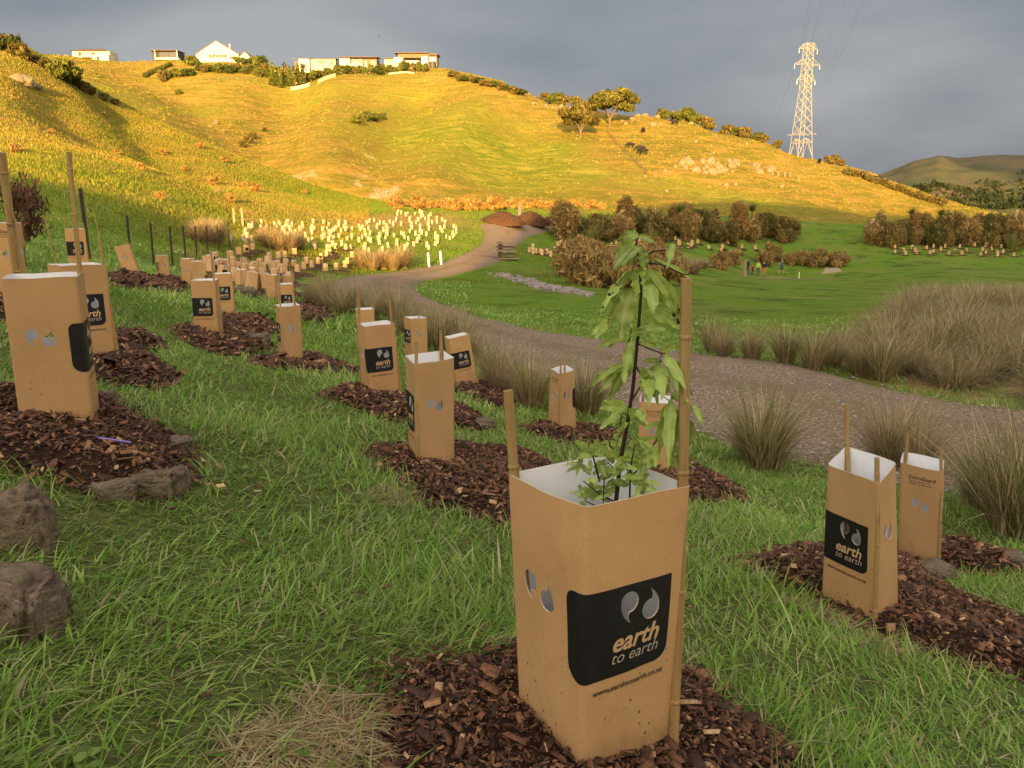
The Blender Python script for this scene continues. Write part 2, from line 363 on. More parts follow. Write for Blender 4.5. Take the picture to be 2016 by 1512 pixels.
tt = np.clip((-2.2-BY)/(-2.2-CRY), 0, 1)
BZ = h0*(1-tt)+crest*tt - np.clip(CRY-BY, 0, 400)*.16 - .03*(tt < .02)
BZ += fbm(BX/25, BY/25, 2, 4)*.8*np.clip(tt*3, 0, 1)*np.clip((1-tt)*6, 0, 1)
idb = np.arange(BX.size).reshape(BX.shape)
FB = np.stack([idb[:-1, :-1], idb[1:, :-1], idb[1:, 1:], idb[:-1, 1:]], -1).reshape(-1, 4)
hb = obj('hillside', mesh('hillside', np.stack([BX, BY, BZ], -1).reshape(-1, 3), FB, M_GROUND, smooth=True, attrs={'hill': np.clip(tt.ravel()*4, 0, 1), 'dry': np.full(BX.size, .4), 'clay': np.zeros(BX.size), 'near': np.clip(1-tt.ravel()*12, 0, 1)}))
tag(hb, 'pasture hillside rising behind the planting', kind='structure')

# far range of hills on the right
def far_hills():
    pr = [(1560,420),(1700,352),(1745,340),(1800,318),(1850,307),(1885,312),(1960,306),(2016,306),(2150,300),(2350,318),(2600,345)]
    Yf = 1900.; n = 120; px_ = np.linspace(1500, 2600, n); top = np.interp(px_, [p[0] for p in pr], [p[1] for p in pr])
    V = []; rows = 46
    for j in range(rows):
        s = j/(rows-1)
        for i in range(n):
            p = at(px_[i], top[i], Yf); sp = s*1.25
            y = Yf-900+900*min(sp, 1)+max(sp-1, 0)*1600; k = 1-abs(1-sp)**1.35 if sp < 1 else 1-(sp-1)*1.2
            x = p.x*(y/Yf)
            z = -38+(p.z+38)*k + float(fbm(x/160, y/160, 4, 4))*26*(1-abs(2*min(sp, 1)-1)) + float(fbm(x/30, y/30, 14, 3))*4
            V.append((x, y, z))
    ii = np.arange(n*rows).reshape(rows, n)
    F = np.stack([ii[:-1, :-1], ii[:-1, 1:], ii[1:, 1:], ii[1:, :-1]], -1).reshape(-1, 4)
    t = NT('far_pasture'); g = t.n('ShaderNodeNewGeometry').outputs['Position']
    c = t.mix(t.rng(t.noise(.006, 6, .6, g), .35, .65), (.055, .065, .026), (.125, .09, .04))
    c = t.mix(t.rng(t.noise(.02, 6, .7, g), .5, .7), c, (.045, .055, .024))
    global FARV; FARV = (np.array(V).reshape(rows, n, 3), px_)
    tag(obj('far_hills', mesh('far_hills', V, F, t.pbsdf(c, .95), smooth=True)), 'distant brown green range of hills', kind='structure')
far_hills()
# added range, out of the picture, stands in for cloud shade on far hills
def added_shade_range():
    xs = np.linspace(560, 3200, 60); ys = np.linspace(-2600, -1000, 24); X, Y = np.meshgrid(xs, ys)
    k = np.exp(-((Y+1750)/420)**2)*np.clip((X-560)/260, 0, 1)
    Z = -40+k*(760+fbm(X/300, Y/300, 6, 4)*90)
    ii = np.arange(X.size).reshape(X.shape)
    F = np.stack([ii[:-1, :-1], ii[:-1, 1:], ii[1:, 1:], ii[1:, :-1]], -1).reshape(-1, 4)
    tag(obj('added_shade_range', mesh('added_shade_range', np.stack([X, Y, Z], -1).reshape(-1, 3), F, bpy.data.materials['far_pasture'], smooth=True)), 'unseen range added to shade the distant hills', kind='structure')
added_shade_range()

# ------------------------------------------------------------------ gravel path
STN = [((2500,1190),(2500,905)),((2016,1005),(2016,808)),((1700,950),(1700,750)),((1400,868),(1400,700)),((1200,795),(1200,670)),((1000,715),(1030,645)),((850,650),(930,620)),((730,605),(860,594)),((650,578),(824,574)),((655,553),(822,563)),((720,542),(845,553)),((800,532),(905,540)),((870,518),(985,514)),((925,494),(1008,492)),((950,470),(1035,472)),((948,452),(1070,459)),((938,444),(1110,449))]
def smooth_line(pts, k=10):
    out = []
    n = len(pts)
    for i in range(n-1):
        p0, p1, p2, p3 = pts[max(i-1, 0)], pts[i], pts[i+1], pts[min(i+2, n-1)]
        for j in range(k):
            t = j/k
            out.append(.5*((2*p1)+(p2-p0)*t+(2*p0-5*p1+4*p2-p3)*t*t+(3*p1-p0-3*p2+p3)*t**3))
    out.append(pts[-1]); return out
EO = smooth_line([hit(*s[0]).xy for s in STN]); EI = smooth_line([hit(*s[1]).xy for s in STN])
PATH_POLY = [(p.x, p.y) for p in EO]+[(p.x, p.y) for p in reversed(EI)]
def path_mat():
    t = NT('path_gravel'); pos = t.n('ShaderNodeNewGeometry').outputs['Position']
    vo = t.n('ShaderNodeTexVoronoi', {'Vector': pos, 'Scale': 30.}); st = vo.outputs['Color']; dist = vo.outputs['Distance']
    g = t.mix(t.n('ShaderNodeSeparateColor', {0: st}).outputs[0], (.33, .24, .155), (.52, .415, .29))
    g = t.mix(t.rng(t.noise(.9, 5, .6, pos), .45, .62), g, (.42, .285, .175))
    g = t.mix(t.rng(t.noise(.35, 5, .65, pos), .54, .68), g, (.26, .135, .09))
    g = t.mix(t.rng(t.noise(1.7, 5, .7, pos), .62, .72), g, (.14, .14, .055))
    g = t.mix(t.rng(dist, .25, .6), g, (.19, .135, .09))
    ac = t.attr('across').outputs['Fac']
    wob = t.math('ADD', ac, t.math('MULTIPLY', t.math('SUBTRACT', t.noise(.7, 4, .6, pos), .5), .25))
    strip = t.math('ADD', t.rng(t.math('ABSOLUTE', t.math('SUBTRACT', wob, .5)), .13, .05), t.rng(t.math('ABSOLUTE', t.math('SUBTRACT', wob, .5)), .36, .48))   # loose, weedy crown and verges between the wheel lines
    g = t.mix(t.math('MULTIPLY', strip, t.rng(t.noise(3.5, 5, .7, pos), .38, .62)), g, t.mix(t.noise(9, 4, .6, pos), (.13, .12, .05), (.24, .17, .10)))
    return t.pbsdf(g, .95, t.math('SUBTRACT', 1., dist), .9, .03, **{'Specular IOR Level': .1})
M_PATH = path_mat()
def build_path():
    V = []; n = len(EO); m = 16
    for i in range(n):
        for j in range(m+1):
            f = j/m; p = EO[i].lerp(EI[i], f)
            wob = (float(vnoise(p.x*1.3, p.y*1.3, 5))*.2+float(vnoise(p.x*4, p.y*4, 6))*.1)*(1 if j in (0, m) else 0)
            d = (EI[i]-EO[i]).normalized(); p = p+d*wob
            crown = .02+.03*math.sin(math.pi*f) if 0 < j < m else -.015
            V.append((p.x, p.y, h(p.x, p.y)+crown*(1+p.y*.02)))
    F = [(i*(m+1)+j, i*(m+1)+j+1, (i+1)*(m+1)+j+1, (i+1)*(m+1)+j) for i in range(n-1) for j in range(m)]
    o = obj('path', mesh('path', V, F, M_PATH, smooth=True, attrs={'across': [(k % (m+1))/m for k in range(len(V))]})); tag(o, 'winding gravel track', kind='structure')
    bm = bmesh.new(); bm.from_mesh(o.data)
    if sum(f.normal.z for f in bm.faces) < 0: bmesh.ops.reverse_faces(bm, faces=bm.faces)
    bm.to_mesh(o.data); bm.free()
build_path()

# ------------------------------------------------------------------ cardboard plant guards
def card_mat():
    t = NT('brown_cardboard'); tc = t.n('ShaderNodeTexCoord').outputs['Object']
    oi = t.n('ShaderNodeObjectInfo').outputs['Random']
    f = t.noise(260, 5, .7, tc); fb = t.noise(7, 4, .6, tc)
    c = t.mix(t.rng(f, .3, .7), (.455, .258, .106), (.545, .323, .142))
    c = t.mix(t.rng(fb, .35, .70, 0, .35), c, (.36, .195, .075))
    c = t.mix(1., c, t.ramp(oi, [(0, (.90, .90, .90)), (1, (1.06, 1.05, 1.03))]), 'MULTIPLY')
    # splashes of soil near the foot
    z = t.n('ShaderNodeSeparateXYZ', {0: tc}).outputs['Z']
    sp = t.n('ShaderNodeTexVoronoi', {'Vector': tc, 'Scale': 58., 'Randomness': 1.}).outputs['Distance']
    spm = t.math('MULTIPLY', t.rng(sp, .20, .10), t.math('MULTIPLY', t.rng(z, .30, .02), t.rng(t.noise(22, 3, .6, tc), .44, .56)))
    c = t.mix(spm, c, (.06, .03, .015))
    c = t.mix(t.math('MULTIPLY', t.rng(z, .05, .0, 0, .55), t.rng(t.noise(30, 4, .7, tc), .35, .65)), c, (.10, .055, .03))
    c = t.mix(t.rng(t.noise(6, 5, .7, t.n('ShaderNodeVectorMath', {0: tc, 1: oi}, operation='ADD').outputs[0]), .58, .72, 0, .35), c, (.26, .125, .045))
    return t.pbsdf(c, .85, f, .05, .001, **{'Specular IOR Level': .2})
M_CARD = card_mat()
M_WHITE = simple('white_card_lining', (.80, .78, .77), .75, 40, .03)
M_EDGE = simple('cut_card_edge', (.62, .50, .36), .9, 80, .1)
M_BLACK = simple('black_print', (.012, .011, .010), .55, 60, .3)
M_TAN = simple('tan_print', (.52, .33, .17), .85, 60, .06)
M_PALE = simple('thin_tan_print', (.46, .36, .27), .85, 60, .06)
M_INK = simple('dark_ink', (.03, .018, .010), .7, 60, .2)
def bamboo_mat():
    t = NT('bamboo'); tc = t.n('ShaderNodeTexCoord').outputs['Object']; oi = t.n('ShaderNodeObjectInfo').outputs['Random']
    a = t.mix(oi, (.36, .235, .085), (.42, .29, .115))
    s = t.noise(30, 5, .7, tc, (3, 3, .12)); d = t.noise(14, 5, .75, tc, (1, 1, .6))
    c = t.mix(t.rng(s, .3, .7), a, (.27, .145, .05)); c = t.mix(t.rng(d, .60, .70), c, (.10, .045, .02))
    return t.pbsdf(c, .5, s, .1, .002)
M_BAMBOO = bamboo_mat()
GS, GH = .188, .425
def comma(cx, cy, r, flip=False):
    pts = [(math.cos(R(a)), math.sin(R(a))) for a in range(-70, 181, 18)]
    pts += [(-.97, -.45), (-.84, -.9), (-.58, -1.4), (-.25, -1.78), (.12, -2.05), (-.06, -1.62), (-.12, -1.25), (-.02, -1.02)]
    if flip: pts = [(-x, -y) for x, y in pts]
    return [(cx+x*r, cy+y*r) for x, y in pts]
def pair(u0, v0, r): return [comma(u0-1.22*r, v0+.62*r, r), comma(u0+1.22*r, v0-.62*r, r, True)]
HR = .0165
HOLES = {0: pair(.5*GS, .60*GH, HR), 1: pair(1.42*GS, .605*GH, HR), 2: pair(2.53*GS, .60*GH, HR), 3: pair(3.5*GS, .60*GH, HR)}
PU0, PU1, PV0, PV1 = 1.80*GS, 2.84*GS, .355*GH, .69*GH
def rounded(u0, u1, v0, v1, rr):  # rr: radii bl, br, tr, tl
    o = []
    for (cx, cy, r, a0) in ((u0+rr[0], v0+rr[0], rr[0], 180), (u1-rr[1], v0+rr[1], rr[1], 270), (u1-rr[2], v1-rr[2], rr[2], 0), (u0+rr[3], v1-rr[3], rr[3], 90)):
        for k in range(7): o.append((cx+r*math.cos(R(a0+k*15)), cy+r*math.sin(R(a0+k*15))))
    return o
PANEL = rounded(PU0, PU1, PV0, PV1, (.028, .024, .002, .018))
def dense(lp, d=.008):
    o = []
    for i, a in enumerate(lp):
        b = lp[(i+1) % len(lp)]; L_ = math.hypot(b[0]-a[0], b[1]-a[1]); k = max(1, int(L_/d))
        o += [(a[0]+(b[0]-a[0])*j/k, a[1]+(b[1]-a[1])*j/k) for j in range(k)]
    return o
PANEL = dense(PANEL)
class Warp:
    """maps (distance round the sleeve, height, offset) to space; corners at K1 (-a,0), K2 (0,-b), K3 (a,0), K0 (0,b)"""
    def __init__(s, pt=45, pb=45, bow=.004, seed=0): s.pt, s.pb, s.bow, s.seed = R(pt), R(pb), bow, seed
    def __call__(s, u, v, off=0.):
        f = v/GH; ph = s.pb+(s.pt-s.pb)*f; a, b = GS*math.cos(ph), GS*math.sin(ph)
        K = [(0, b), (-a, 0), (0, -b), (a, 0)]
        k = int(math.floor(u/GS)) % 4; t = u/GS-math.floor(u/GS)
        p = Vector(K[k]).lerp(Vector(K[(k+1) % 4]), t); e = Vector(K[(k+1) % 4])-Vector(K[k]); n = Vector((e.y, -e.x)).normalized()
        rc = .06
        if t < rc or t > 1-rc:   # eased fold
            o = Vector(K[(k-1) % 4])-Vector(K[k]) if t < rc else Vector(K[(k+2) % 4])-Vector(K[(k+1) % 4])
            dd = t if t < rc else 1-t
            n2 = Vector((-o.y, o.x)).normalized() if t < rc else Vector((o.y, -o.x)).normalized()
            q = (1-dd/rc)*.5; n = (n*(1-q)+n2*q).normalized(); p = p-n*(.0045*(1-dd/rc)**2)
        wave = s.bow*math.sin(math.pi*t)*(.4+.9*math.sin(2.2*f*math.pi+s.seed+k*1.9)) + .0010*math.sin(9*t+7*f+s.seed*3+k)*math.sin(math.pi*t)
        wz = (.002*math.sin(5*t+k*2+s.seed) if v > GH*.98 else 0)*math.sin(math.pi*t)
        return Vector((p.x+n.x*(wave+off), p.y+n.y*(wave+off), v+wz))
def inside(p, poly):
    c = False; n = len(poly); x, y = p
    for i in range(n):
        x1, y1 = poly[i]; x2, y2 = poly[i-1]
        if (y1 > y) != (y2 > y) and x < (x2-x1)*(y-y1)/(y2-y1)+x1: c = not c
    return c
def cdt(points, loops, keep):
    V = [Vector(p) for p in points]; E = []
    for lp in loops:
        b = len(V); V += [Vector(p) for p in lp]; E += [(b+i, b+(i+1) % len(lp)) for i in range(len(lp))]
    vo, eo, fo, *_ = geometry.delaunay_2d_cdt(V, E, [], 0, 1e-7)
    F = []
    for f in fo:
        c = ((vo[f[0]].x+vo[f[1]].x+vo[f[2]].x)/3, (vo[f[0]].y+vo[f[1]].y+vo[f[2]].y)/3)
        if keep(c): F.append(tuple(f))
    return [tuple(v) for v in vo], F
def flat_sleeve():
    key = {}; V = []; F = []
    for k in range(4):
        g = [(k*GS+GS*i/8, GH*j/13) for i in range(9) for j in range(14)]
        g += [(k*GS+GS*e, GH*j/13) for e in (.03, .06, .94, .97) for j in range(14)]
        hs = HOLES[k]
        g = [p for p in g if not any(inside(p, q) for q in hs)]
        v, f = cdt(g, hs, lambda c: not any(inside(c, q) for q in hs))
        mp = []
        for p in v:
            kk = (round(p[0]*1e6) % round(4*GS*1e6), round(p[1]*1e6))
            if kk not in key: key[kk] = len(V); V.append(p)
            mp.append(key[kk])
        F += [tuple(mp[i] for i in t) for t in f]
    return V, F
FLATV, FLATF = flat_sleeve()
_pg = [(PU0+(PU1-PU0)*i/16, PV0+(PV1-PV0)*j/6) for i in range(17) for j in range(7)]+[(2*GS+GS*e, PV0+(PV1-PV0)*j/6) for e in (-.06, -.03, 0, .03, .06) for j in range(7)]
_pk = lambda c: inside(c, PANEL) and not any(inside(c, q) for q in HOLES[2])
PANV, PANF = cdt([p for p in _pg if _pk(p)], [PANEL]+HOLES[2], _pk)
def text2d(body, u0, u1, v0, shear=0., bold=0., align='L', hgt=None):
    cu = bpy.data.curves.new('t', 'FONT'); cu.body = body; cu.shear = shear; cu.offset = bold; cu.resolution_u = 3; cu.fill_mode = 'FRONT'
    o = bpy.data.objects.new('t', cu); col.objects.link(o); dg = bpy.context.evaluated_depsgraph_get(); me = o.evaluated_get(dg).to_mesh()
    V = [(v.co.x, v.co.y) for v in me.vertices]; F = [tuple(p.vertices) for p in me.polygons]
    o.evaluated_get(dg).to_mesh_clear(); bpy.data.objects.remove(o); bpy.data.curves.remove(cu)
    x0 = min(p[0] for p in V); x1 = max(p[0] for p in V); sc = (u1-u0)/(x1-x0); sy = sc if hgt is None else hgt
    return [(u0+(x-x0)*sc, v0+y*sy) for x, y in V], F
_u = 2*GS
TXT = [(text2d('earth', _u+.27*GS, _u+.74*GS, .452*GH, .28, .022), M_TAN), (text2d('to earth', _u+.27*GS, _u+.74*GS, .405*GH, .28, -.006), M_PALE), (text2d('www.earthtoearth.co.nz', _u+.10*GS, _u+.82*GS, .300*GH, .05, .012), M_INK),
       (text2d('Enviro', .22*GS, .52*GS, .865*GH, .25, 0), M_INK), (text2d('Guard', .53*GS, .86*GS, .865*GH, .25, .012), M_INK), (text2d('Plant protection that', .22*GS, .74*GS, .835*GH, .2, -.004), M_INK), (text2d("doesn't cost the earth", .22*GS, .78*GS, .808*GH, .2, -.004), M_INK)]
def sleeve_meshes(wp):
    """sleeve, panel and lettering meshes for one way of folding"""
    th = .0018; n = len(FLATV)
    V = [wp(u, v, 0) for u, v in FLATV]+[wp(u, v, -th) for u, v in FLATV]
    F = list(FLATF)+[tuple(i+n for i in reversed(f)) for f in FLATF]; mi = [0]*len(FLATF)+[1]*len(FLATF)
    ec = {}
    for f in FLATF:
        for i in range(3):
            e = (f[i], f[(i+1) % 3]); k = tuple(sorted(e)); ec.setdefault(k, []).append(e)
    for k, es in ec.items():
        if len(es) == 1: a, b = es[0]; F.append((b, a, a+n, b+n)); mi.append(2)
    sl = mesh('sleeve', V, F, [M_CARD, M_WHITE, M_EDGE], mi=mi)
    pn = mesh('logo_print', [wp(u, v, .0006) for u, v in PANV], PANF, M_BLACK)
    return sl, pn, [mesh('lettering', [wp(u, v, .0013) for u, v in vv], ff, m_) for (vv, ff), m_ in TXT]
FOLDS = {}
def fold(pt, pb, bow, seed):
    k = (pt, pb, bow, seed)
    if k not in FOLDS: FOLDS[k] = sleeve_meshes(Warp(pt, pb, bow, seed))
    return FOLDS[k]
def stake_mesh(p0, p1, r=.0075, seed=0):
    rr = random.Random(seed); p0, p1 = Vector(p0), Vector(p1); L_ = (p1-p0).length; pts = []; rad = []
    z = 0; nodes = []
    z = rr.uniform(.05, .15)
    while z < L_-.03: nodes.append(z); z += rr.uniform(.13, .21)
    st = [0]+[q for nn in nodes for q in (nn-.004, nn-.0015, nn+.0015, nn+.004)]+[L_]
    ax = (p1-p0)/L_; side = ax.orthogonal().normalized()
    for q in st:
        bend = math.sin(q/L_*math.pi*1.7+seed)*.003
        pts.append(p0+ax*q+side*bend); rad.append(r*(1.16 if any(abs(q-nn) < .002 for nn in nodes) else 1.0)*(1-.12*q/L_))
    m_ = MB(); m_.tube(pts, rad, 8); return m_.me('bamboo_stake', M_BAMBOO, smooth=False)
def guard(p, face, label, group, pt=45, pb=45, bow=.0028, seed=0, top=(.12, .2), out=(True, True), tilt=(0, 0), sc=1.0, name='plant_guard', lean=(0, 0), r=.0075, text=True):
    camdir = math.degrees(math.atan2(-p.y, -p.x))
    e = empty(name, p, R(camdir-face), sc); e.rotation_euler = (R(tilt[0]), R(tilt[1]), R(camdir-face)); e.rotation_mode = 'XYZ'
    if tilt != (0, 0):   # tilt is given in world x/y
        q = Matrix.Rotation(R(tilt[0]), 3, 'X') @ Matrix.Rotation(R(tilt[1]), 3, 'Y') @ Matrix.Rotation(R(camdir-face), 3, 'Z'); e.rotation_euler = q.to_euler()
    tag(e, label, 'plant guard', group)
    sl, pn, tx = fold(pt, pb, bow, seed % 3)
    s_ = obj('sleeve', sl, e); l_ = obj('logo_print', pn, s_)
    if text:
        for nm, t_ in zip(('wordmark', 'wordmark', 'web_address', 'product_name', 'product_name', 'slogan', 'slogan'), tx): obj(nm, t_, s_)
    at_, ab_ = GS*math.cos(R(pt)), GS*math.cos(R(pb))
    for i, sg in enumerate((-1, 1)):
        if top[i] <= 0: continue
        x1 = sg*(at_-.016); x0 = sg*(ab_+.004) if out[i] else sg*(ab_-.03)
        k = top[i]/GH
        p0 = (x0, 0, -.05); p1 = (x1+(x1-x0)*k+lean[i], 0, GH+top[i])
        obj('bamboo_stake', stake_mesh(p0, p1, r, seed+i*5), e)
    return e
G1 = 'cardboard plant guards in the near rows'
def near_guards():
    S = [  # base px, py, face, label, kwargs
     (GPOS[0],277,'large cardboard guard holding the tall green seedling on the nearest bark bed',dict(pt=40,pb=47,sc=1.02,r=.0090,top=(.135,.31),out=(False,True),bow=.004,tilt=(0,-.5))),
     (GPOS[1],233,'large cardboard guard with white cutouts and black patch at its right corner, at left edge',dict(pt=45,pb=45,sc=1.0,top=(0,.35),out=(True,False),seed=1)),
     (GPOS[2],20,'cardboard guard with two short stakes and white lined open top, left of the seedling',dict(pt=33,pb=31,top=(.08,.085),seed=2)),
     (GPOS[3],343,'tapering cardboard guard with black printed panel, right of the seedling',dict(pt=29,pb=35,top=(.13,.065),out=(False,True),seed=0,tilt=(0,-4.5))),
     (GPOS[4],150,'cardboard guard with dark lettering along its top, far right behind another',dict(pt=31,pb=31,top=(.10,.09),seed=1,tilt=(-2,-3.5))),
     (GPOS[5],298,'upright cardboard guard with large black panel and two tall stakes, mid left',dict(pt=48,pb=46,top=(.23,.24),seed=2,tilt=(0,-2))),
     (GPOS[6],186,'narrow topped cardboard guard with black edge standing beside the path tussocks',dict(pt=27,pb=34,top=(.10,.11),seed=0)),
     (GPOS[7],300,'leaning cardboard guard with black panel beside the gravel path',dict(pt=46,pb=44,top=(.16,.14),seed=1,tilt=(0,-9),r=.005)),
     (GPOS[8],22,'cardboard guard with one tall stake standing alone on long narrow bark bed',dict(pt=33,pb=31,top=(.26,.30),seed=2)),
     (GPOS[9],330,'cardboard guard with black panel and soil marks, in front of a similar one',dict(pt=40,pb=42,top=(0,.22),seed=0)),
     (GPOS[10],318,'cardboard guard with small black panel, right behind a similar one',dict(pt=40,pb=42,top=(.14,.20),seed=1)),
     (GPOS[11],302,'cardboard guard half hidden behind the large left one, panel reading rth',dict(pt=40,pb=40,top=(0,.12),seed=2)),
     ((22,588),150,'cardboard guard cut off by left edge, lettering along its top',dict(pt=42,pb=40,top=(.10,.52),seed=0,r=.011)),
     ((157,536),318,'cardboard guard with black panel high on the left, behind a thick stake',dict(pt=40,pb=42,top=(.10,.06),seed=1)),
     ((262,546),50,'strongly leaning cardboard guard with one white cutout, on left slope',dict(pt=42,pb=42,top=(.10,.12),seed=2,tilt=(0,-14),r=.005)),
     ((323,551),25,'small cardboard guard with dark panel at left edge, beside the wire fence',dict(pt=40,pb=42,top=(.12,.14),seed=0)),
     ((722,692),225,'plain cardboard guard mostly hidden behind the upright black panelled one',dict(pt=46,pb=46,top=(.12,.10),seed=1,text=False)),
     ((820,705),20,'cardboard guard with dark cutouts between two larger guards near the path',dict(pt=46,pb=46,top=(.14,0),seed=2,r=.005)),
     ((1288,938),140,'cardboard guard behind the seedling leaves, printed lettering at its top',dict(pt=42,pb=40,top=(.04,.05),seed=2)),
     ((566,628),312,'cardboard guard with panel peeping over the lone guard with tall stake',dict(pt=42,pb=42,top=(.14,.16),seed=0)),
     ((374,566),55,'cardboard guard at front left of the crowded row by the fence',dict(pt=42,pb=42,top=(.20,.10),seed=1)),
     ((392,574),40,'tall staked cardboard guard in the middle of the crowded row by the fence',dict(pt=42,pb=42,top=(.26,.22),seed=2)),
     ((540,590),80,'wide plain cardboard guard at left of the trio above the lone guard',dict(pt=44,pb=42,top=(.10,.12),seed=0)),
     ((570,584),200,'cardboard guard with tall stakes at right of the trio above the lone guard',dict(pt=44,pb=42,top=(.22,.26),seed=1)),
    ]
    out = []
    for i, (q, fc, lb, kw) in enumerate(S):
        p = at(*q) if len(q) == 3 else hit(*q)+Vector((0, 0, .03))
        out.append(guard(p, fc, lb, G1, **kw))
    # tall lone stakes that belong to guards at the left edge
    return out
NEAR = near_guards()
def loose_stake(px, py, L_, lean, label, r=.009, seed=3):
    p = hit(px, py); m_ = stake_mesh((0, 0, -.05), (lean, 0, L_), r, seed)
    tag(obj('bamboo_stake', m_, None, p), label, 'stake', 'loose bamboo stakes')
loose_stake(212, 545, .75, -.08, 'thin pale bamboo stake on the left slope before the fence posts', .007, 4)
p_ = on(40, 2.9, 640); q_ = at(4, 300, 2.75); tag(obj('bamboo_stake', stake_mesh((0, 0, -.05), q_-p_, .0145, 11), None, p_), 'thick leaning bamboo stake at the very left edge', 'stake', 'loose bamboo stakes')
loose_stake(118, 560, .55, -.05, 'short pale stake left of the panelled guard on the left slope', .006, 6)
# a far guard: open sleeve, pale panel and two stakes, small in the picture
M_FARCARD = simple('weathered_card', (.60, .36, .17), .85, 30, .12)
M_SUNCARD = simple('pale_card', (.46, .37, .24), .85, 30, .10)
def far_guard_mesh(seed, cm, panel=True):
    rr = random.Random(seed); m_ = MB(); wp = Warp(rr.uniform(40, 50), rr.uniform(36, 46), .004, seed)
    V = []; nn = 8
    for v in (0, GH*.5, GH):
        for k in range(nn): V.append(wp(k*GS/2, v, 0))
    for v in (GH, GH*.6):
        for k in range(nn): V.append(wp(k*GS/2, v, -.004))
    F = [(j*nn+k, j*nn+(k+1) % nn, (j+1)*nn+(k+1) % nn, (j+1)*nn+k) for j in range(4) for k in range(nn)]
    m_.add(V, F); m_.m = [0]*(2*nn)+[1]*(2*nn)
    if panel:
        m_.mi = 2; us = [PU0, 2*GS, 2.5*GS, PU1]
        m_.add([wp(u, v, .003) for v in (PV0, PV1) for u in us], [(i, i+1, i+5, i+4) for i in range(3)])
    m_.mi = 3
    for sg in (-1, 1):
        if rr.random() < .15: continue
        x1 = sg*GS*.6; tp = rr.uniform(.06, .26)
        m_.tube([(sg*GS*.74, 0, 0), (x1, rr.uniform(-.03, .03), GH+tp)], .009, 5)
    return m_.me('plant_guard', [cm, M_WHITE, M_BLACK, M_BAMBOO])
SHADE_V = [far_guard_mesh(k, M_FARCARD, k % 2 == 0) for k in range(6)]
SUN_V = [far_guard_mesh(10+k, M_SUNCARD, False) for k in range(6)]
def far_guard(p, var, label, group, sc=1., tilt=5):
    o = obj('plant_guard', random.choice(var), None, p); o.rotation_euler = (R(random.gauss(0, tilt)), R(random.gauss(0, tilt)), random.uniform(0, 6.3)); o.scale = (sc,)*3
    tag(o, label, 'plant guard', group); return o
MID = [(135,625),(185,628),(215,540),(235,600),(285,498),(335,478),(390,460),(455,595),(505,575),(520,540),(595,530),(645,520),(720,495),(300,640),(335,660),(380,655),(415,635),(300,750),(370,790),(430,790),(245,720),(500,800),(680,740),(610,660),(640,640),(715,600),(740,650),(790,615),(808,570),(905,570),(930,535),(960,630),(970,510),(1000,500),(1050,620),(1045,450),(1120,600),(1140,570),(1175,520),(1125,455),(985,480),(20,600),(95,560),(150,690),(200,690),(330,600),(250,640),(470,640),(545,620),(60,590),(110,640),(650,590),(590,610),(460,700),(400,700),(-60,700),(-20,680),(60,640),(560,700),(860,600)]
MIDP = []
for X_, Y_ in MID:
    p = hit(400+X_/4, 380+Y_/4); MIDP.append(p)
    far_guard(p, SHADE_V, 'small cardboard guard in the shaded planting between fence and path bend', 'guards in the shaded planting by the path bend', 1.0, 4)
def scatter_poly(pts, n, dmin, jit=None):
    W_ = [hit(*q) for q in pts]; xy = [(p.x, p.y) for p in W_]; x0, x1 = min(p[0] for p in xy), max(p[0] for p in xy); y0, y1 = min(p[1] for p in xy), max(p[1] for p in xy)
    out = []; tr = 0
    while len(out) < n and tr < 30000:
        tr += 1; x = random.uniform(x0, x1); y = random.uniform(y0, y1)
        if not inside((x, y), xy): continue
        if any((x-q.x)**2+(y-q.y)**2 < dmin**2 for q in out): continue
        out.append(Vector((x, y, h(x, y))))
    return out
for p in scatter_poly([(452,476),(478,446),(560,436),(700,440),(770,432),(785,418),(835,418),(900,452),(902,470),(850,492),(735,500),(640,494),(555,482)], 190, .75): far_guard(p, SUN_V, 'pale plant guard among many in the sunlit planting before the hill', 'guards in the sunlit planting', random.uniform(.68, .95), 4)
CBED = scatter_poly([(1008,506),(1055,472),(1110,462),(1250,476),(1400,480),(1500,474),(1535,487),(1480,499),(1250,507),(1100,509)], 62, 1.25)
for p in CBED: far_guard(p, SHADE_V, 'tiny cardboard guard in the bed before the brown hedge', 'guards before the middle hedge', random.uniform(1.1, 1.4), 4)
RBED = scatter_poly([(1745,492),(1850,482),(2030,484),(2030,506),(1760,504)], 40, 1.3)
for p in RBED: far_guard(p, SHADE_V, 'tiny cardboard guard below the hedge at right edge', 'guards below the right hedge', random.uniform(1.1, 1.4), 4)

# ------------------------------------------------------------------ bark mulch beds
def soil_mat():
    t = NT('damp_soil'); tc = t.n('ShaderNodeNewGeometry').outputs['Position']
    a = t.noise(60, 5, .7, tc); c = t.mix(t.rng(a, .3, .7), (.012, .006, .003), (.055, .026, .013))
    return t.pbsdf(c, .95, a, .8, .012, **{'Specular IOR Level': .15})
M_SOIL = soil_mat()
def chip_mat():
    t = NT('bark_chips'); c = t.attr('Col').outputs['Color']; p = t.n('ShaderNodeNewGeometry').outputs['Position']
    n = t.noise(170, 4, .7, p); c = t.mix(1., c, t.ramp(n, [(.3, (.55, .5, .45)), (.7, (1.3, 1.25, 1.2))]), 'MULTIPLY')
    return t.pbsdf(c, .7, n, .5, .003, **{'Specular IOR Level': .3})
M_CHIP = chip_mat()
HEXF = np.array([(4, 5, 6, 7), (0, 1, 5, 4), (1, 2, 6, 5), (2, 3, 7, 6), (3, 0, 4, 7)])
HEXV = np.array([(-1, -1, -1), (1, -1, -1), (1, 1, -1), (-1, 1, -1), (-1, -1, 1), (1, -1, 1), (1, 1, 1), (-1, 1, 1)], float)*.5
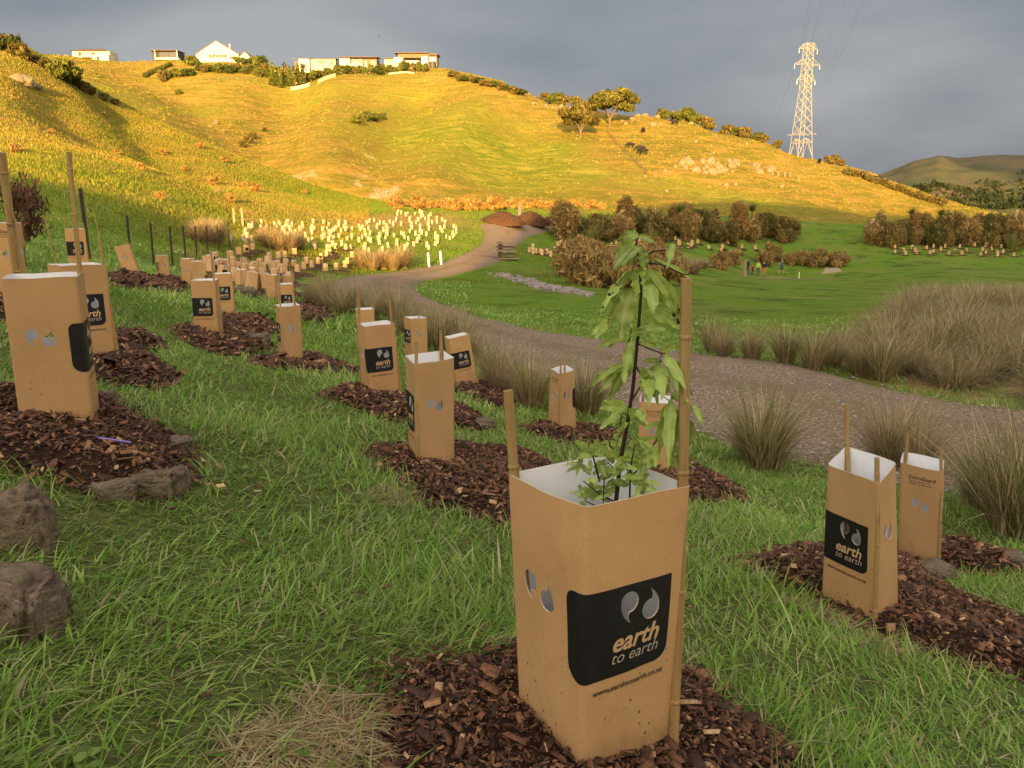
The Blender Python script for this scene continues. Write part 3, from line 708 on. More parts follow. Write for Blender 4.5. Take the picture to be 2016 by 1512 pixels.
def chip_colors(n, g):
    k = g.random(n); base = np.array([(.056, .027, .014), (.115, .052, .025), (.185, .086, .041), (.28, .145, .07), (.48, .31, .16)])
    w_ = np.searchsorted([.30, .64, .86, .972], k); return base[w_]*(.75+.5*g.random((n, 1)))
def chips(P3, L_, g, tilt=.5):
    """loose bark pieces as one vertex array"""
    n = len(P3); V = HEXV[None]*np.ones((n, 1, 1))
    V = V*(1+.45*(g.random((n, 8, 3))-.5)); V[:, 4:, :2] *= .8
    dim = np.stack([L_, L_*g.uniform(.18, .6, n), L_*g.uniform(.05, .18, n)], -1); V = V*dim[:, None]
    # random orientation, mostly lying
    yaw = g.uniform(0, 6.28, n); rx = g.normal(0, tilt, n); ry = g.normal(0, tilt*.8, n)
    def rot(V, ax, an):
        c, s_ = np.cos(an)[:, None], np.sin(an)[:, None]; i, j = [(1, 2), (2, 0), (0, 1)][ax]; o = V.copy()
        o[..., i] = V[..., i]*c-V[..., j]*s_; o[..., j] = V[..., i]*s_+V[..., j]*c; return o
    V = rot(rot(rot(V, 0, rx), 1, ry), 2, yaw)+P3[:, None]
    F = (HEXF[None]+np.arange(n)[:, None, None]*8).reshape(-1, 4)
    return V.reshape(-1, 3), F
def edge_dist(x, y, poly):
    d = np.full(np.shape(x), 1e9); n = len(poly)
    for i in range(n):
        ax, ay = poly[i]; bx, by = poly[(i+1) % n]; ex, ey = bx-ax, by-ay; t = np.clip(((x-ax)*ex+(y-ay)*ey)/(ex*ex+ey*ey+1e-12), 0, 1)
        d = np.minimum(d, np.hypot(x-ax-t*ex, y-ay-t*ey))
    return d
BEDS = []
def bed(pts, label, hgt=.05, dens=3200, size=.026, ex=.022, parts=0, seed=1, world=None, grid=.035):
    g = np.random.default_rng(seed)
    W_ = world or [hit(*q).xy for q in pts]; W_ = [Vector((p[0], p[1])) for p in W_]
    cl = smooth_line(W_+[W_[0], W_[1], W_[2]], 8); cl = cl[8:8*(len(W_)+1)]
    poly = [(p.x+float(vnoise(p.x*9, p.y*9, seed))*.03, p.y+float(vnoise(p.x*9, p.y*9, seed+3))*.03) for p in cl]
    cx = sum(p[0] for p in poly)/len(poly); cy_ = sum(p[1] for p in poly)/len(poly); cz = h(cx, cy_)
    e = empty('mulch_bed', (cx, cy_, cz)); tag(e, label, 'mulch bed', 'bark mulch beds')
    x0, x1 = min(p[0] for p in poly), max(p[0] for p in poly); y0, y1 = min(p[1] for p in poly), max(p[1] for p in poly)
    gx, gy = np.meshgrid(np.arange(x0, x1, grid), np.arange(y0, y1, grid)); gx = gx.ravel(); gy = gy.ravel(); m_ = in_poly(gx, gy, poly); gx, gy = gx[m_], gy[m_]
    d_ = edge_dist(gx, gy, poly); k = d_ > grid*.4; gx, gy, d_ = gx[k], gy[k], d_[k]
    def zz(x, y, d): s_ = np.clip(d/.13, 0, 1); s_ = s_*s_*(3-2*s_); return H(x, y)+.004+hgt*s_+fbm(x*7, y*7, seed, 3)*.016*s_
    v2, F = cdt(list(zip(gx.tolist(), gy.tolist())), [poly], lambda c: inside(c, poly))
    v2 = np.array(v2); dd = edge_dist(v2[:, 0], v2[:, 1], poly); V = np.stack([v2[:, 0]-cx, v2[:, 1]-cy_, zz(v2[:, 0], v2[:, 1], dd)-.012*(dd < .004)-cz], -1)
    obj('soil_mound', mesh('soil_mound', V, F, M_SOIL, smooth=True), e)
    area = sum(poly[i][0]*poly[(i+1) % len(poly)][1]-poly[(i+1) % len(poly)][0]*poly[i][1] for i in range(len(poly)))/2
    n = int(abs(area)*dens*.95); 
    qx = g.uniform(x0-.04, x1+.04, n*4); qy = g.uniform(y0-.04, y1+.04, n*4); ins = in_poly(qx, qy, poly); dq = edge_dist(qx, qy, poly)
    k = ins | (dq < .05*g.random(len(qx))**2); qx, qy, dq, ins = qx[k][:n], qy[k][:n], dq[k][:n], ins[k][:n]
    n = len(qx); L_ = size*.9*np.exp(g.normal(0, .5, n)); z = zz(qx, qy, np.where(ins, dq, 0))+L_*.08+g.random(n)*.012
    V, F = chips(np.stack([qx-cx, qy-cy_, z-cz], -1), L_, g)
    o = obj('bark_chips', mesh('bark_chips', V, F, M_CHIP, colr=np.repeat(chip_colors(n, g), 8, 0)), e); o['kind'] = 'stuff'
    for k in range(parts):
        while True:
            x, y = g.uniform(x0, x1), g.uniform(y0, y1)
            if inside((x, y), poly): break
        L1 = g.uniform(.018, .04); zc = float(zz(np.array([x]), np.array([y]), edge_dist(np.array([x]), np.array([y]), poly))[0])+.016
        V, F = chips(np.array([[0., 0, 0]]), np.array([L1]), g, .3)
        c = chip_colors(1, g)*1.05; obj('bark_chip', mesh('bark_chip', V, F, M_CHIP, colr=np.repeat(c, 8, 0)), e, (x-cx, y-cy_, zc-cz))
    BEDS.append(poly); return e
bed([(722,1410),(765,1345),(870,1288),(1000,1275),(1150,1280),(1340,1310),(1430,1390),(1520,1440),(1565,1512),(1530,1640),(1150,1760),(860,1680),(725,1540)], 'nearest dark bark mulch bed around the guard with the tall seedling', .028, 24000, .0086, parts=60, seed=1, grid=.025)
bed([(-200,780),(0,778),(70,768),(195,782),(300,835),(370,880),(378,950),(320,990),(200,972),(60,935),(-60,930),(-220,950)], 'broad bark mulch bed with soil clods under the large guard at left edge', .05, 11000, .0122, parts=40, seed=2)
bed([(1455,1112),(1520,1090),(1620,1078),(1720,1080),(1830,1128),(1900,1185),(2016,1235),(2160,1290),(2160,1400),(2016,1345),(1830,1297),(1700,1258),(1600,1200),(1510,1150)], 'long reddish bark mulch bed under the tapering guard at right', .05, 11000, .0122, parts=50, seed=3)
bed([(712,895),(790,880),(900,880),(1010,895),(1100,925),(1090,1000),(1000,1030),(880,1008),(800,968),(745,925)], 'bark mulch bed under the open topped guard left of the seedling', .05, 9000, .0138, parts=30, seed=4)
bed([(150,700),(200,693),(290,702),(342,735),(345,758),(265,765),(190,757),(140,735)], 'bark mulch bed right behind the large left guard', .05, 4200, .021, parts=12, seed=5)
bed([(205,662),(260,652),(312,668),(320,685),(260,692),(210,682)], 'small bark mulch patch beside the half hidden guard on the left', .05, 3200, .024, parts=6, seed=6)
bed([(338,655),(380,642),(450,642),(525,672),(530,694),(440,700),(365,674)], 'bark mulch bed under the guard with soil marks', .05, 3600, .023, parts=10, seed=7)
bed([(425,628),(500,622),(542,645),(520,660),(450,650)], 'bark mulch bed under the rear one of two similar guards', .05, 2000, .034, seed=8)
bed([(498,712),(560,698),(625,703),(690,724),(692,742),(600,736),(520,724)], 'long narrow bark mulch bed under the lone guard with tall stake', .04, 3600, .023, parts=8, seed=9)
bed([(632,778),(700,768),(790,783),(900,800),(955,828),(950,850),(880,842),(780,830),(700,806)], 'bark mulch bed under the guard with the large black panel', .05, 4600, .02, parts=14, seed=10)
bed([(885,762),(960,753),(1012,788),(1002,806),(930,788)], 'bark mulch bed under the leaning guard beside the path', .04, 3200, .024, seed=11)
bed([(1030,845),(1080,833),(1160,843),(1235,862),(1200,880),(1095,868)], 'bark mulch bed under the narrow topped guard beside the tussocks', .04, 3600, .022, seed=12)
bed([(1230,925),(1345,912),(1440,955),(1452,988),(1370,996),(1260,972)], 'bark mulch bed behind the seedling at its right', .05, 4600, .02, seed=13)
bed([(1735,1098),(1800,1072),(1880,1066),(1970,1090),(2040,1118),(1960,1135),(1840,1122)], 'bark mulch bed under the rear right guard with lettering', .05, 5000, .019, seed=14)
bed([(-60,592),(20,575),(65,598),(55,622),(-30,632)], 'bark mulch patch under the guard cut off by left edge', .04, 2000, .032, seed=15)
bed([(572,602),(620,598),(655,618),(640,634),(590,626)], 'bark mulch patch right above the lone guard', .04, 1600, .036, seed=16)
bed([(215,548),(260,540),(300,552),(295,568),(235,566)], 'bark mulch mound under the strongly leaning guard', .06, 1200, .04, seed=17)
bed([(285,553),(330,545),(370,560),(350,575),(300,566)], 'bark mulch mound under the small guard beside the wire fence', .06, 1000, .045, seed=18)
# mulch mounds of the shaded planting: one small mound mesh, many copies
def mound_mesh(seed):
    g = np.random.default_rng(seed); n = 22; V = [(0, 0, .10)]; F = []
    for j, (rr, z) in enumerate(((.35, .09), (.7, .05), (1., -.03))):
        for k in range(n):
            a = 2*math.pi*k/n; r_ = rr*.52*(1+.25*float(vnoise(math.cos(a)*1.5+seed*7, math.sin(a)*1.5, 3))); V.append((r_*math.cos(a)*1.35, r_*math.sin(a), z+g.uniform(-.02, .02)))
    F += [(0, 1+k, 1+(k+1) % n) for k in range(n)]
    for j in range(2): F += [(1+j*n+k, 1+(j+1)*n+k, 1+(j+1)*n+(k+1) % n, 1+j*n+(k+1) % n) for k in range(n)]
    return mesh('mulch_bed', V, F, M_CHIPFAR, smooth=False)
def chipfar():
    t = NT('bark_mulch_far'); p = t.n('ShaderNodeNewGeometry').outputs['Position']; v = t.n('ShaderNodeTexVoronoi', {'Vector': p, 'Scale': 22.})
    c = t.mix(t.n('ShaderNodeSeparateColor', {0: v.outputs['Color']}).outputs[0], (.025, .012, .006), (.13, .06, .028)); return t.pbsdf(c, .9, v.outputs['Distance'], 1., .03)
M_CHIPFAR = chipfar()
MOUNDS = [mound_mesh(k) for k in range(4)]
for p in MIDP: tag(obj('mulch_bed', random.choice(MOUNDS), None, p, random.uniform(-.4, .4)), 'small dark mulch mound in the shaded planting by the path bend', 'mulch bed', 'mulch mounds in the shaded planting')
for p in CBED+RBED: tag(obj('mulch_bed', random.choice(MOUNDS), None, p, random.uniform(-.4, .4)), 'tiny mulch mound under a guard before the brown hedges', 'mulch bed', 'mulch mounds before the hedges')

# ------------------------------------------------------------------ clods of clay
def clod_mat():
    t = NT('dry_clay_clod'); p = t.n('ShaderNodeNewGeometry').outputs['Position']; a = t.noise(16, 6, .75, p); b = t.noise(75, 5, .7, p)
    c = t.mix(t.rng(a, .3, .7), (.15, .105, .068), (.32, .24, .16)); c = t.mix(t.rng(b, .55, .72), c, (.34, .26, .17)); c = t.mix(t.rng(b, .42, .30), c, (.05, .034, .022))
    return t.pbsdf(c, .97, t.math('ADD', a, b), .9, .02, **{'Specular IOR Level': .08})
M_CLOD = clod_mat()
def clod(px, py, dims, label, seed, rz=0., sink=.42):
    bm = bmesh.new(); bmesh.ops.create_icosphere(bm, subdivisions=5, radius=1.)
    for v in bm.verts:
        n = v.co.normalized(); q = Vector([math.copysign(abs(c)**.45, c) for c in n])  # boxy
        f = 1+.26*float(fbm(n.x*1.6+seed, n.y*1.6+n.z*2.1, seed, 4))+.15*float(fbm(n.x*6+n.z*3, n.y*6-n.z*5, seed+5, 3))-.16*abs(float(fbm(n.x*4.5+n.z*4+seed, n.y*4.5-n.z*5, seed+11, 3)))+.09*float(fbm(n.x*17+n.z*9, n.y*17-n.z*11, seed+8, 2))
        v.co = Vector((q.x*dims[0], q.y*dims[1], q.z*dims[2]))*f*.5*1.15
    me = bpy.data.meshes.new('soil_clod'); bm.to_mesh(me); bm.free(); me.materials.append(M_CLOD)
    for p_ in me.polygons: p_.use_smooth = True
    p = hit(px, py); o = obj('soil_clod', me, None, p+Vector((0, 0, dims[2]*(.5-sink))), rz); tag(o, label, 'soil clod', 'clods of clay'); return o
clod(-10, 1060, (.17, .11, .15), 'large cracked clay clod at left edge, the farther one of a pair', 3, .3)
clod(25, 1225, (.14, .10, .13), 'large crumbly clay clod at left edge, the nearer one of a pair', 8, -.2)
clod(345, 890, (.10, .08, .07), 'flat clay clod at the right corner of the left mulch bed', 13, .5)
clod(315, 968, (.11, .085, .09), 'round dark clay clod at the near corner of the left mulch bed', 18, .1)
clod(225, 978, (.09, .06, .06), 'small dark clay clod left of a rounder one, left mulch bed', 23, .9)
clod(205, 790, (.08, .06, .06), 'small clay clod behind the large left guard', 28, .4)
clod(945, 842, (.14, .12, .08), 'grey clay clod at right end of a bark bed left of the tussocks', 33, .2)
clod(1660, 1085, (.13, .10, .07), 'pale clay clod behind the tapering guard', 38, .2)
clod(1840, 1135, (.14, .12, .07), 'pale clay clod between the two right guards', 43, .6)
clod(1985, 1110, (.20, .10, .08), 'grey clay clod at right edge beside bark bed', 48, -.5)
clod(500, 675, (.26, .2, .12), 'dark clay clod at the end of the bark bed of the soil marked guard', 53, .2)
clod(470, 582, (.5, .3, .22), 'broad clay clod beside the trio of guards', 58, .2)
# purple plant tag
m_ = MB(); m_.add([(-.045, -.009, 0), (.03, -.011, .004), (.047, -.002, .006), (.03, .010, .005), (-.045, .010, .001)], [(0, 1, 2, 3, 4)]); m_.add([(-.045, -.009, -.002), (.03, -.011, .002), (.047, -.002, .004), (.03, .010, .003), (-.045, .010, -.001)], [(4, 3, 2, 1, 0)])
tg = m_.build('plant_tag', simple('purple_plastic', (.30, .19, .55), .5, 50, .2)); pt_ = hit(228, 915); tg.location = pt_+Vector((0, 0, .068)); tg.rotation_euler = (.1, -.15, 3.3); tag(tg, 'small purple plastic plant tag lying on the left mulch bed', 'plant tag')

# ------------------------------------------------------------------ grass
M_BLADE = vcol('grass_blades', .6, .45, spec=.15)
def blades(X, Y, Z, L_, W_, az, lean, g, cols, segs=4, droop=1.0):
    """curved tapering blades: lean = angle from vertical at the base, bending further over along the length"""
    n = len(X); V = np.zeros((n, segs+1, 2, 3)); px, py, pz = X.copy(), Y.copy(), Z.copy(); th = lean.copy(); dx, dy = np.cos(az), np.sin(az)
    bend = droop*g.uniform(.3, 1.2, n)/segs; tw = g.normal(0, .25, n)
    for i in range(segs+1):
        f = i/segs; wv = W_*(1-f**1.6)*.5+W_*.03; sx, sy = -np.sin(az+tw*f), np.cos(az+tw*f)
        V[:, i, 0] = np.stack([px-sx*wv, py-sy*wv, pz], -1); V[:, i, 1] = np.stack([px+sx*wv, py+sy*wv, pz], -1)
        st = L_/segs; px = px+dx*np.sin(th)*st; py = py+dy*np.sin(th)*st; pz = pz+np.cos(th)*st; th = np.minimum(th+bend, 1.95)
    b = np.arange(n)[:, None]*(segs+1)*2; q = np.arange(segs)[None]*2
    F = np.stack([b+q, b+q+1, b+q+3, b+q+2], -1).reshape(-1, 4)
    c = np.repeat(cols, (segs+1)*2, 0)
    return V.reshape(-1, 3), F, c
def grass_cols(n, g, X, Y, lush=0.):
    k = g.random(n); pt = fbm(X*1.7, Y*1.7, 21, 3)*.5+.5
    base = np.array([(.17, .31, .042), (.275, .41, .070), (.38, .48, .13), (.48, .47, .23), (.56, .44, .24)])
    th = np.stack([.20+.25*(1-pt), .55+.2*(1-pt), .86+.05*(1-pt), .965+0*pt], -1); w_ = (k[:, None] > th).sum(1)
    return base[w_]*(.7+.55*g.random((n, 1)))*(1+.28*fbm(X*.8, Y*.8, 25, 3))[:, None]
def zone(y0, y1, a0, a1, dens, L0, W0, g, segs, straw=None):
    ar = (a1-a0)*((y1+.6)**2-(y0+.6)**2)/2; n = int(ar*dens)
    u = g.random(n); r = np.sqrt((y0+.6)**2+u*((y1+.6)**2-(y0+.6)**2)); a = g.uniform(a0, a1, n); X = a*r; Y = r-.6
    cl = fbm(X*3.1, Y*3.1, 31, 3); keep = g.random(n) < np.clip(.80+.75*cl, .22, 1)
    for poly in BEDS:
        xs = [p[0] for p in poly]; ys = [p[1] for p in poly]; bb = keep & (X > min(xs)-.02) & (X < max(xs)+.02) & (Y > min(ys)-.02) & (Y < max(ys)+.02); k = np.nonzero(bb)[0]
        if len(k): ii = in_poly(X[k], Y[k], poly) & (edge_dist(X[k], Y[k], poly) > .035*g.random(len(k))**1.5); keep[k[ii]] = False
    ii = in_poly(X, Y, PATH_POLY) & (edge_dist(X, Y, PATH_POLY) > (.05+.55*g.random(n)**3)*np.clip(.5+1.6*fbm(X*.9, Y*.9, 91, 2), .1, 2)); keep &= ~ii
    X, Y = X[keep], Y[keep]; n = len(X); Z = H(X, Y)-.004
    flow = fbm(X*.9, Y*.9, 41, 2)*4.5+.4; az = flow+g.normal(0, 1.25, n); tuft = np.clip(fbm(X*2.3, Y*2.3, 51, 2), -1, 1)
    L_ = L0*np.exp(g.normal(0, .35, n))*(1+.45*tuft); lean = np.clip(g.normal(1.02, .36, n)-.35*tuft, .05, 1.5)
    return blades(X, Y, Z, L_, W0*np.exp(g.normal(0, .42, n)), az, lean, g, grass_cols(n, g, X, Y), segs, 1.0)
def merge(parts):
    V = np.concatenate([p[0] for p in parts]); C = np.concatenate([p[2] for p in parts]); F = []; b = 0
    for p in parts: F.append(p[1]+b); b += len(p[0])
    return V, np.concatenate(F), C
g = np.random.default_rng(77)
gp = [zone(.45, 1.9, -.95, .95, 15500, .050, .0031, g, 3), zone(1.9, 3.2, -.80, .80, 9800, .050, .0038, g, 3), zone(3.2, 5.5, -.78, .78, 4000, .054, .0056, g, 2), zone(5.5, 10, -.8, .8, 1300, .062, .0100, g, 2), zone(10, 22, -.75, -.02, 260, .11, .020, g, 2), zone(10, 22, -.02, .75, 330, .055, .020, g, 2), zone(22, 36, -.72, -.05, 60, .10, .030, g, 2)]
V, F, C = merge(gp); print('GRASS', len(F)*2)
tag(obj('grass', mesh('grass', V, F, M_BLADE, colr=C)), 'long green grass lying in swirls between the mulch beds', 'grass', kind='stuff')
# dead straw where the turf was cut: near bottom edge and along the beds
def straw(spots, g):
    out = []
    for (px, py, rad, n) in spots:
        p = hit(px, py); a = g.uniform(0, 6.28, n); r = rad*np.sqrt(g.random(n)); X = p.x+np.cos(a)*r; Y = p.y+np.sin(a)*r*.8; Z = H(X, Y)+.006+g.random(n)*.012
        c = np.array([(.48, .37, .20)])*(.6+.7*g.random((n, 1))); out.append(blades(X, Y, Z, g.uniform(.03, .09, n), np.full(n, .0024), g.uniform(0, 6.28, n), g.uniform(1.2, 1.75, n), g, c, 4, .9))
    return merge(out)
V, F, C = straw([(590,1460,.07,260),(665,1415,.06,260),(650,1490,.09,520),(545,1505,.07,240),(690,1450,.05,220),(500,1480,.05,90),(620,1390,.04,80),(1590,1200,.07,220),(1660,1235,.07,260),(1730,1275,.07,260),(780,975,.06,160),(760,990,.07,160),(1500,1130,.06,120),(420,640,.3,200),(300,650,.3,150)], g)
tag(obj('dead_straw', mesh('dead_straw', V, F, M_BLADE, colr=C)), 'dry straw strands along the bed edges', 'straw', kind='stuff')
# clover and broad leaves low in the turf
def clover(n, g):
    X = g.uniform(-1.1, 1.3, n); Y = g.uniform(.6, 2.6, n); k = fbm(X*2.4, Y*2.4, 61, 2) > .12; X, Y = X[k], Y[k]
    for poly in BEDS[:4]: kk = ~in_poly(X, Y, poly); X, Y = X[kk], Y[kk]
    n = len(X); V = []; F = []; C = []
    Z = H(X, Y)
    for i in range(n):
        zc = Z[i]+g.uniform(.02, .05); r = g.uniform(.005, .009); a0 = g.uniform(0, 6)
        for q in range(3):
            a = a0+q*2.09; b = len(V); ce = (X[i]+math.cos(a)*r, Y[i]+math.sin(a)*r)
            t = g.uniform(-.3, .3)
            for s_ in range(6): V.append((ce[0]+r*.95*math.cos(s_*1.047), ce[1]+r*.95*math.sin(s_*1.047), zc+t*r*math.cos(s_*1.047-a)))
            F.append([b+s_ for s_ in range(6)]); C += [np.array((.17, .25, .055))*g.uniform(.7, 1.3)]*6
    return np.array(V), np.array(F), np.array(C)
V, F, C = clover(240, g); tag(obj('clover', mesh('clover', V, F, M_BLADE, colr=C)), 'clover leaves low in the grass', 'clover', kind='stuff')

# bits of bark and dead leaf kicked into the turf
_n = 260; _x = g.uniform(-1.6, 1.9, _n); _y = g.uniform(.7, 4.5, _n); V, F = chips(np.stack([_x, _y, H(_x, _y)+.028], -1), g.uniform(.008, .024, _n), g, .5)
tag(obj('bark_litter', mesh('bark_litter', V, F, M_CHIP, colr=np.repeat(chip_colors(_n, g)*1.2, 8, 0))), 'bits of bark and dead leaf scattered in the grass', 'litter', kind='stuff')

# ------------------------------------------------------------------ the seedling in the nearest guard
M_STEM = simple('dark_stem', (.035, .018, .014), .6, 60, .4)
def leaf_mat(name, spots):
    t = NT(name); c = t.attr('Col').outputs['Color']; p = t.n('ShaderNodeNewGeometry').outputs['Position']
    c = t.mix(1., c, t.ramp(t.noise(55, 4, .6, p), [(.3, (.8, .85, .8)), (.7, (1.18, 1.12, 1.0))]), 'MULTIPLY')
    if spots:
        v = t.n('ShaderNodeTexVoronoi', {'Vector': p, 'Scale': 120., 'Randomness': 1.}).outputs['Distance']
        c = t.mix(t.math('MULTIPLY', t.rng(v, .46, .36), t.rng(t.noise(34, 2, .5, p), .50, .56)), c, (.022, .010, .008))
    return t.leafy(c, .30, .42, .35)
M_LEAF = leaf_mat('seedling_leaf', False); M_SPOT = leaf_mat('spotted_seedling_leaf', True)
PLY = NEAR[0].location.y
def zp(X, Y): return 980+X/2.7, 440+Y/2.7
def seedling():
    base = NEAR[0].location.copy(); e = empty('seedling', base); tag(e, 'tall green seedling with wavy drooping leaves growing out of the nearest guard', 'seedling'); g = random.Random(4)
    def W3(X, Y, dy=0.): px, py = zp(X, Y); return at(px, py, PLY+dy)-base
    main = [Vector((0, 0, 0)), W3(628, 1480), W3(650, 1270), W3(690, 1060), W3(720, 860), W3(745, 600), W3(763, 350), W3(742, 140), W3(732, 75)]
    m_ = MB(); m_.tube(main, [.0038, .0036, .0034, .0031, .0028, .0025, .0021, .0016, .001], 8); m_.build('stem', M_STEM, e, smooth=True)
    tw = [((640,1330),(570,1250),(560,1500)),((700,1500),(705,1300),(730,1170)),((650,1270),(600,1190),(590,1150)),((540,1370),(505,1230),(500,1215)),((620,1480),(545,1440),(455,1370)),((600,1500),(520,1500),(465,1475)),((700,960),(750,880),(775,830)),((780,1240),(840,1160),(885,1065)),((720,1340),(790,1240),(800,1210)),((850,740),(875,690),(890,690)),((690,1100),(650,1080),(660,1010)),((760,190),(820,150),(895,140)),((770,210),(860,215),(1000,275)),((700,640),(697,625),(712,560)),((745,640),(790,660),(870,690)),((735,760),(790,850),(915,945))]
    for q in tw:
        d = g.uniform(-.05, .05); m_ = MB(); m_.tube([W3(*q[0]), W3(*q[1], d*.5), W3(*q[2], d)], [.0016, .0013, .0009], 6); m_.build('twig', M_STEM, e, smooth=True)
    L_ = [(735,75,640,80,62,0),(745,70,845,105,42,0),(720,95,625,185,66,0),(745,120,615,235,70,0),(755,140,640,215,50,0),(765,140,780,255,70,0),(745,150,690,225,50,0),(935,105,905,235,42,0),(810,205,1015,295,22,2),(700,255,540,472,50,2),(752,235,738,385,95,0),(712,350,655,612,108,1),(800,250,945,485,72,2),(928,440,1010,602,58,2),(800,300,832,472,84,0),(775,480,935,590,76,0),(612,505,520,612,46,0),(690,600,525,668,40,0),(715,585,825,600,52,0),(700,640,700,832,64,0),(672,745,515,862,40,0),(690,770,598,942,72,0),(770,640,855,662,40,0),(868,690,1022,628,46,0),(885,700,1002,880,62,0),(870,745,775,730,36,0),(830,750,828,935,72,0),(860,780,905,900,82,1),(768,815,805,960,52,1),(682,990,540,985,52,0),(665,1010,540,1092,44,0),(720,1000,782,1085,66,1),(918,950,925,1255,96,0),(935,900,1005,948,48,0),(955,1010,992,1155,52,0),(925,1235,972,1335,46,0),(808,1190,745,1325,84,0),(828,1180,842,1295,44,0),(1040,960,1082,1062,34,0),(700,1175,795,1160,44,0),(505,1232,410,1160,36,0),(518,1212,530,1145,34,0),(640,1185,692,1120,44,0),(600,1245,530,1175,40,0),(690,1060,640,1110,40,0),(730,1170,800,1220,50,0),(780,830,860,850,44,0),(890,1065,840,1130,40,0),(790,850,760,770,40,0),(640,1180,560,1165,36,0)]
    for (x0, y0, x1, y1, wd, sp) in (list(L_)[:18:2]+list(L_)[18:]+list(L_)[8:40]):   # a second leaf beside every other one
        L_.append((x0+g.uniform(-14, 14), y0+g.uniform(-25, 10), x1+g.uniform(-75, 75), y1+g.uniform(-55, 45), wd*.8, 0))
    for k in range(84):
        x = g.uniform(430, 820); y = g.uniform(1190, 1490); a = g.uniform(0, 6.28); l = g.uniform(60, 115)
        L_.append((x, y, x+math.cos(a)*l, y+math.sin(a)*l*.6+12, g.uniform(24, 44), 0))
    for (x0, y0, x1, y1, wd, sp) in L_:
        d0 = g.uniform(-.035, .035); d1 = d0+g.uniform(-.05, .03); A = W3(x0, y0, d0); B = W3(x1, y1, d1); ax = B-A; ln = ax.length; ax.normalize()
        vw = (base+A).normalized(); side = ax.cross(vw).normalized(); side = (Matrix.Rotation(g.uniform(-.45, .45), 3, ax)@side).normalized(); nr = side.cross(ax).normalized()
        wd_ = wd/2.7/FPX*PLY*.92; V = []; C = []; nl, nw = 11, 5; ph = g.uniform(0, 6); wv = g.uniform(.12, .22)*wd_; kk = random.Random(int(x0*7+y1)).uniform(2.2, 3.4)
        col0 = np.array((.40, .52, .11))*g.uniform(.55, 1.12)
        if sp and g.random() < .5: col0 = np.array((.30, .36, .08))
        for i in range(nl):
            f = i/(nl-1); pw = max((math.sin(math.pi*min(f*.92+.06, 1)**.85))**.8, .0) if 0 < f < 1 else .03
            c = A+ax*(ln*f)+Vector((0, 0, 1))*(math.sin(f*math.pi)*ln*.07)+nr*(math.sin(f*math.pi*.8)*ln*.06)
            for j in range(nw):
                s_ = (j/(nw-1)-.5)*2; edge = abs(s_)
                ww = wd_*.5*pw*(1+.10*math.sin(f*kk*6.28+ph+(1.5 if s_ > 0 else 0))*edge)
                V.append(c+side*(s_*ww)+nr*(wv*math.sin(f*kk*6.28+ph+s_*1.3)*edge**2*1.6-abs(s_)*ww*.22))
                C.append(col0*(1.0 if 0 < j < nw-1 else 1.12) if j != 2 else col0*.5+np.array((.42, .48, .22))*.62)
        F = [(i*nw+j, i*nw+j+1, (i+1)*nw+j+1, (i+1)*nw+j) for i in range(nl-1) for j in range(nw-1)]
        o = obj('leaf', mesh('leaf', V, F, M_SPOT if sp == 2 else M_LEAF, colr=np.array(C), smooth=True), e)
        if sp == 2: o['label'] = 'leaf spotted dark brown'
seedling()

# ------------------------------------------------------------------ foliage builders
M_FOL = vcol('foliage', .75, .25, spec=.12)
M_BARK = simple('grey_bark', (.16, .11, .07), .95, 8, .35, .6, bd=.05)
M_DRYG = vcol('dry_tussock', .7, .30, spec=.15)
def foliage(g, lumps, n, size, cols, flat=.0, stretch=1.0):
    """leaf-sized faces spread through ellipsoid lumps; denser towards the skin of each lump"""
    w_ = np.array([l[3]*l[4]*l[5] for l in lumps])**.67; idx_ = g.choice(len(lumps), n, p=w_/w_.sum()); Lm = np.array(lumps)[idx_]
    d = g.normal(size=(n, 3)); d /= np.linalg.norm(d, axis=1)[:, None]; rad = g.random(n)**.33*(.75+.35*g.random(n))
    C_ = Lm[:, :3]+d*Lm[:, 3:6]*rad[:, None]
    nrm = d*.8+g.normal(size=(n, 3))*.7; nrm /= np.linalg.norm(nrm, axis=1)[:, None]
    up = np.array([0, 0, 1.])+g.normal(size=(n, 3))*.5; t = np.cross(nrm, up); t /= np.linalg.norm(t, axis=1)[:, None]+1e-9; b = np.cross(nrm, t)
    s_ = size*np.exp(g.normal(0, .35, n))[:, None]; t = t*s_; b = b*s_*stretch
    V = np.stack([C_-t*.5-b, C_+t*.5-b*.6, C_+t*.35+b, C_-t*.5+b*.5], 1).reshape(-1, 3)
    F = np.arange(n*4).reshape(n, 4); cc = np.array(cols)[g.integers(0, len(cols), n)]*(.7+.6*g.random((n, 1)))*(1+.0*rad[:, None])
    tone = .8+.4*_h(idx_.astype(np.int64)*7, idx_.astype(np.int64)*13, 5)   # whole sprays differ in colour
    return V, F, np.repeat(cc*tone[:, None], 4, 0)
def lumps_for(g, w_, hh, n, z0=.15, col_=.0):
    o = []
    for k in range(n):
        z = hh*(z0+(1-z0)*g.random()*.85); rr = w_*.5*(1-.55*abs(z/hh-.45)); a = g.uniform(0, 6.28); q = rr*math.sqrt(g.random())*.75
        s_ = g.uniform(.16, .30); o.append((math.cos(a)*q, math.sin(a)*q, z, w_*s_, w_*s_, hh*s_*(.8+col_)))
    return o
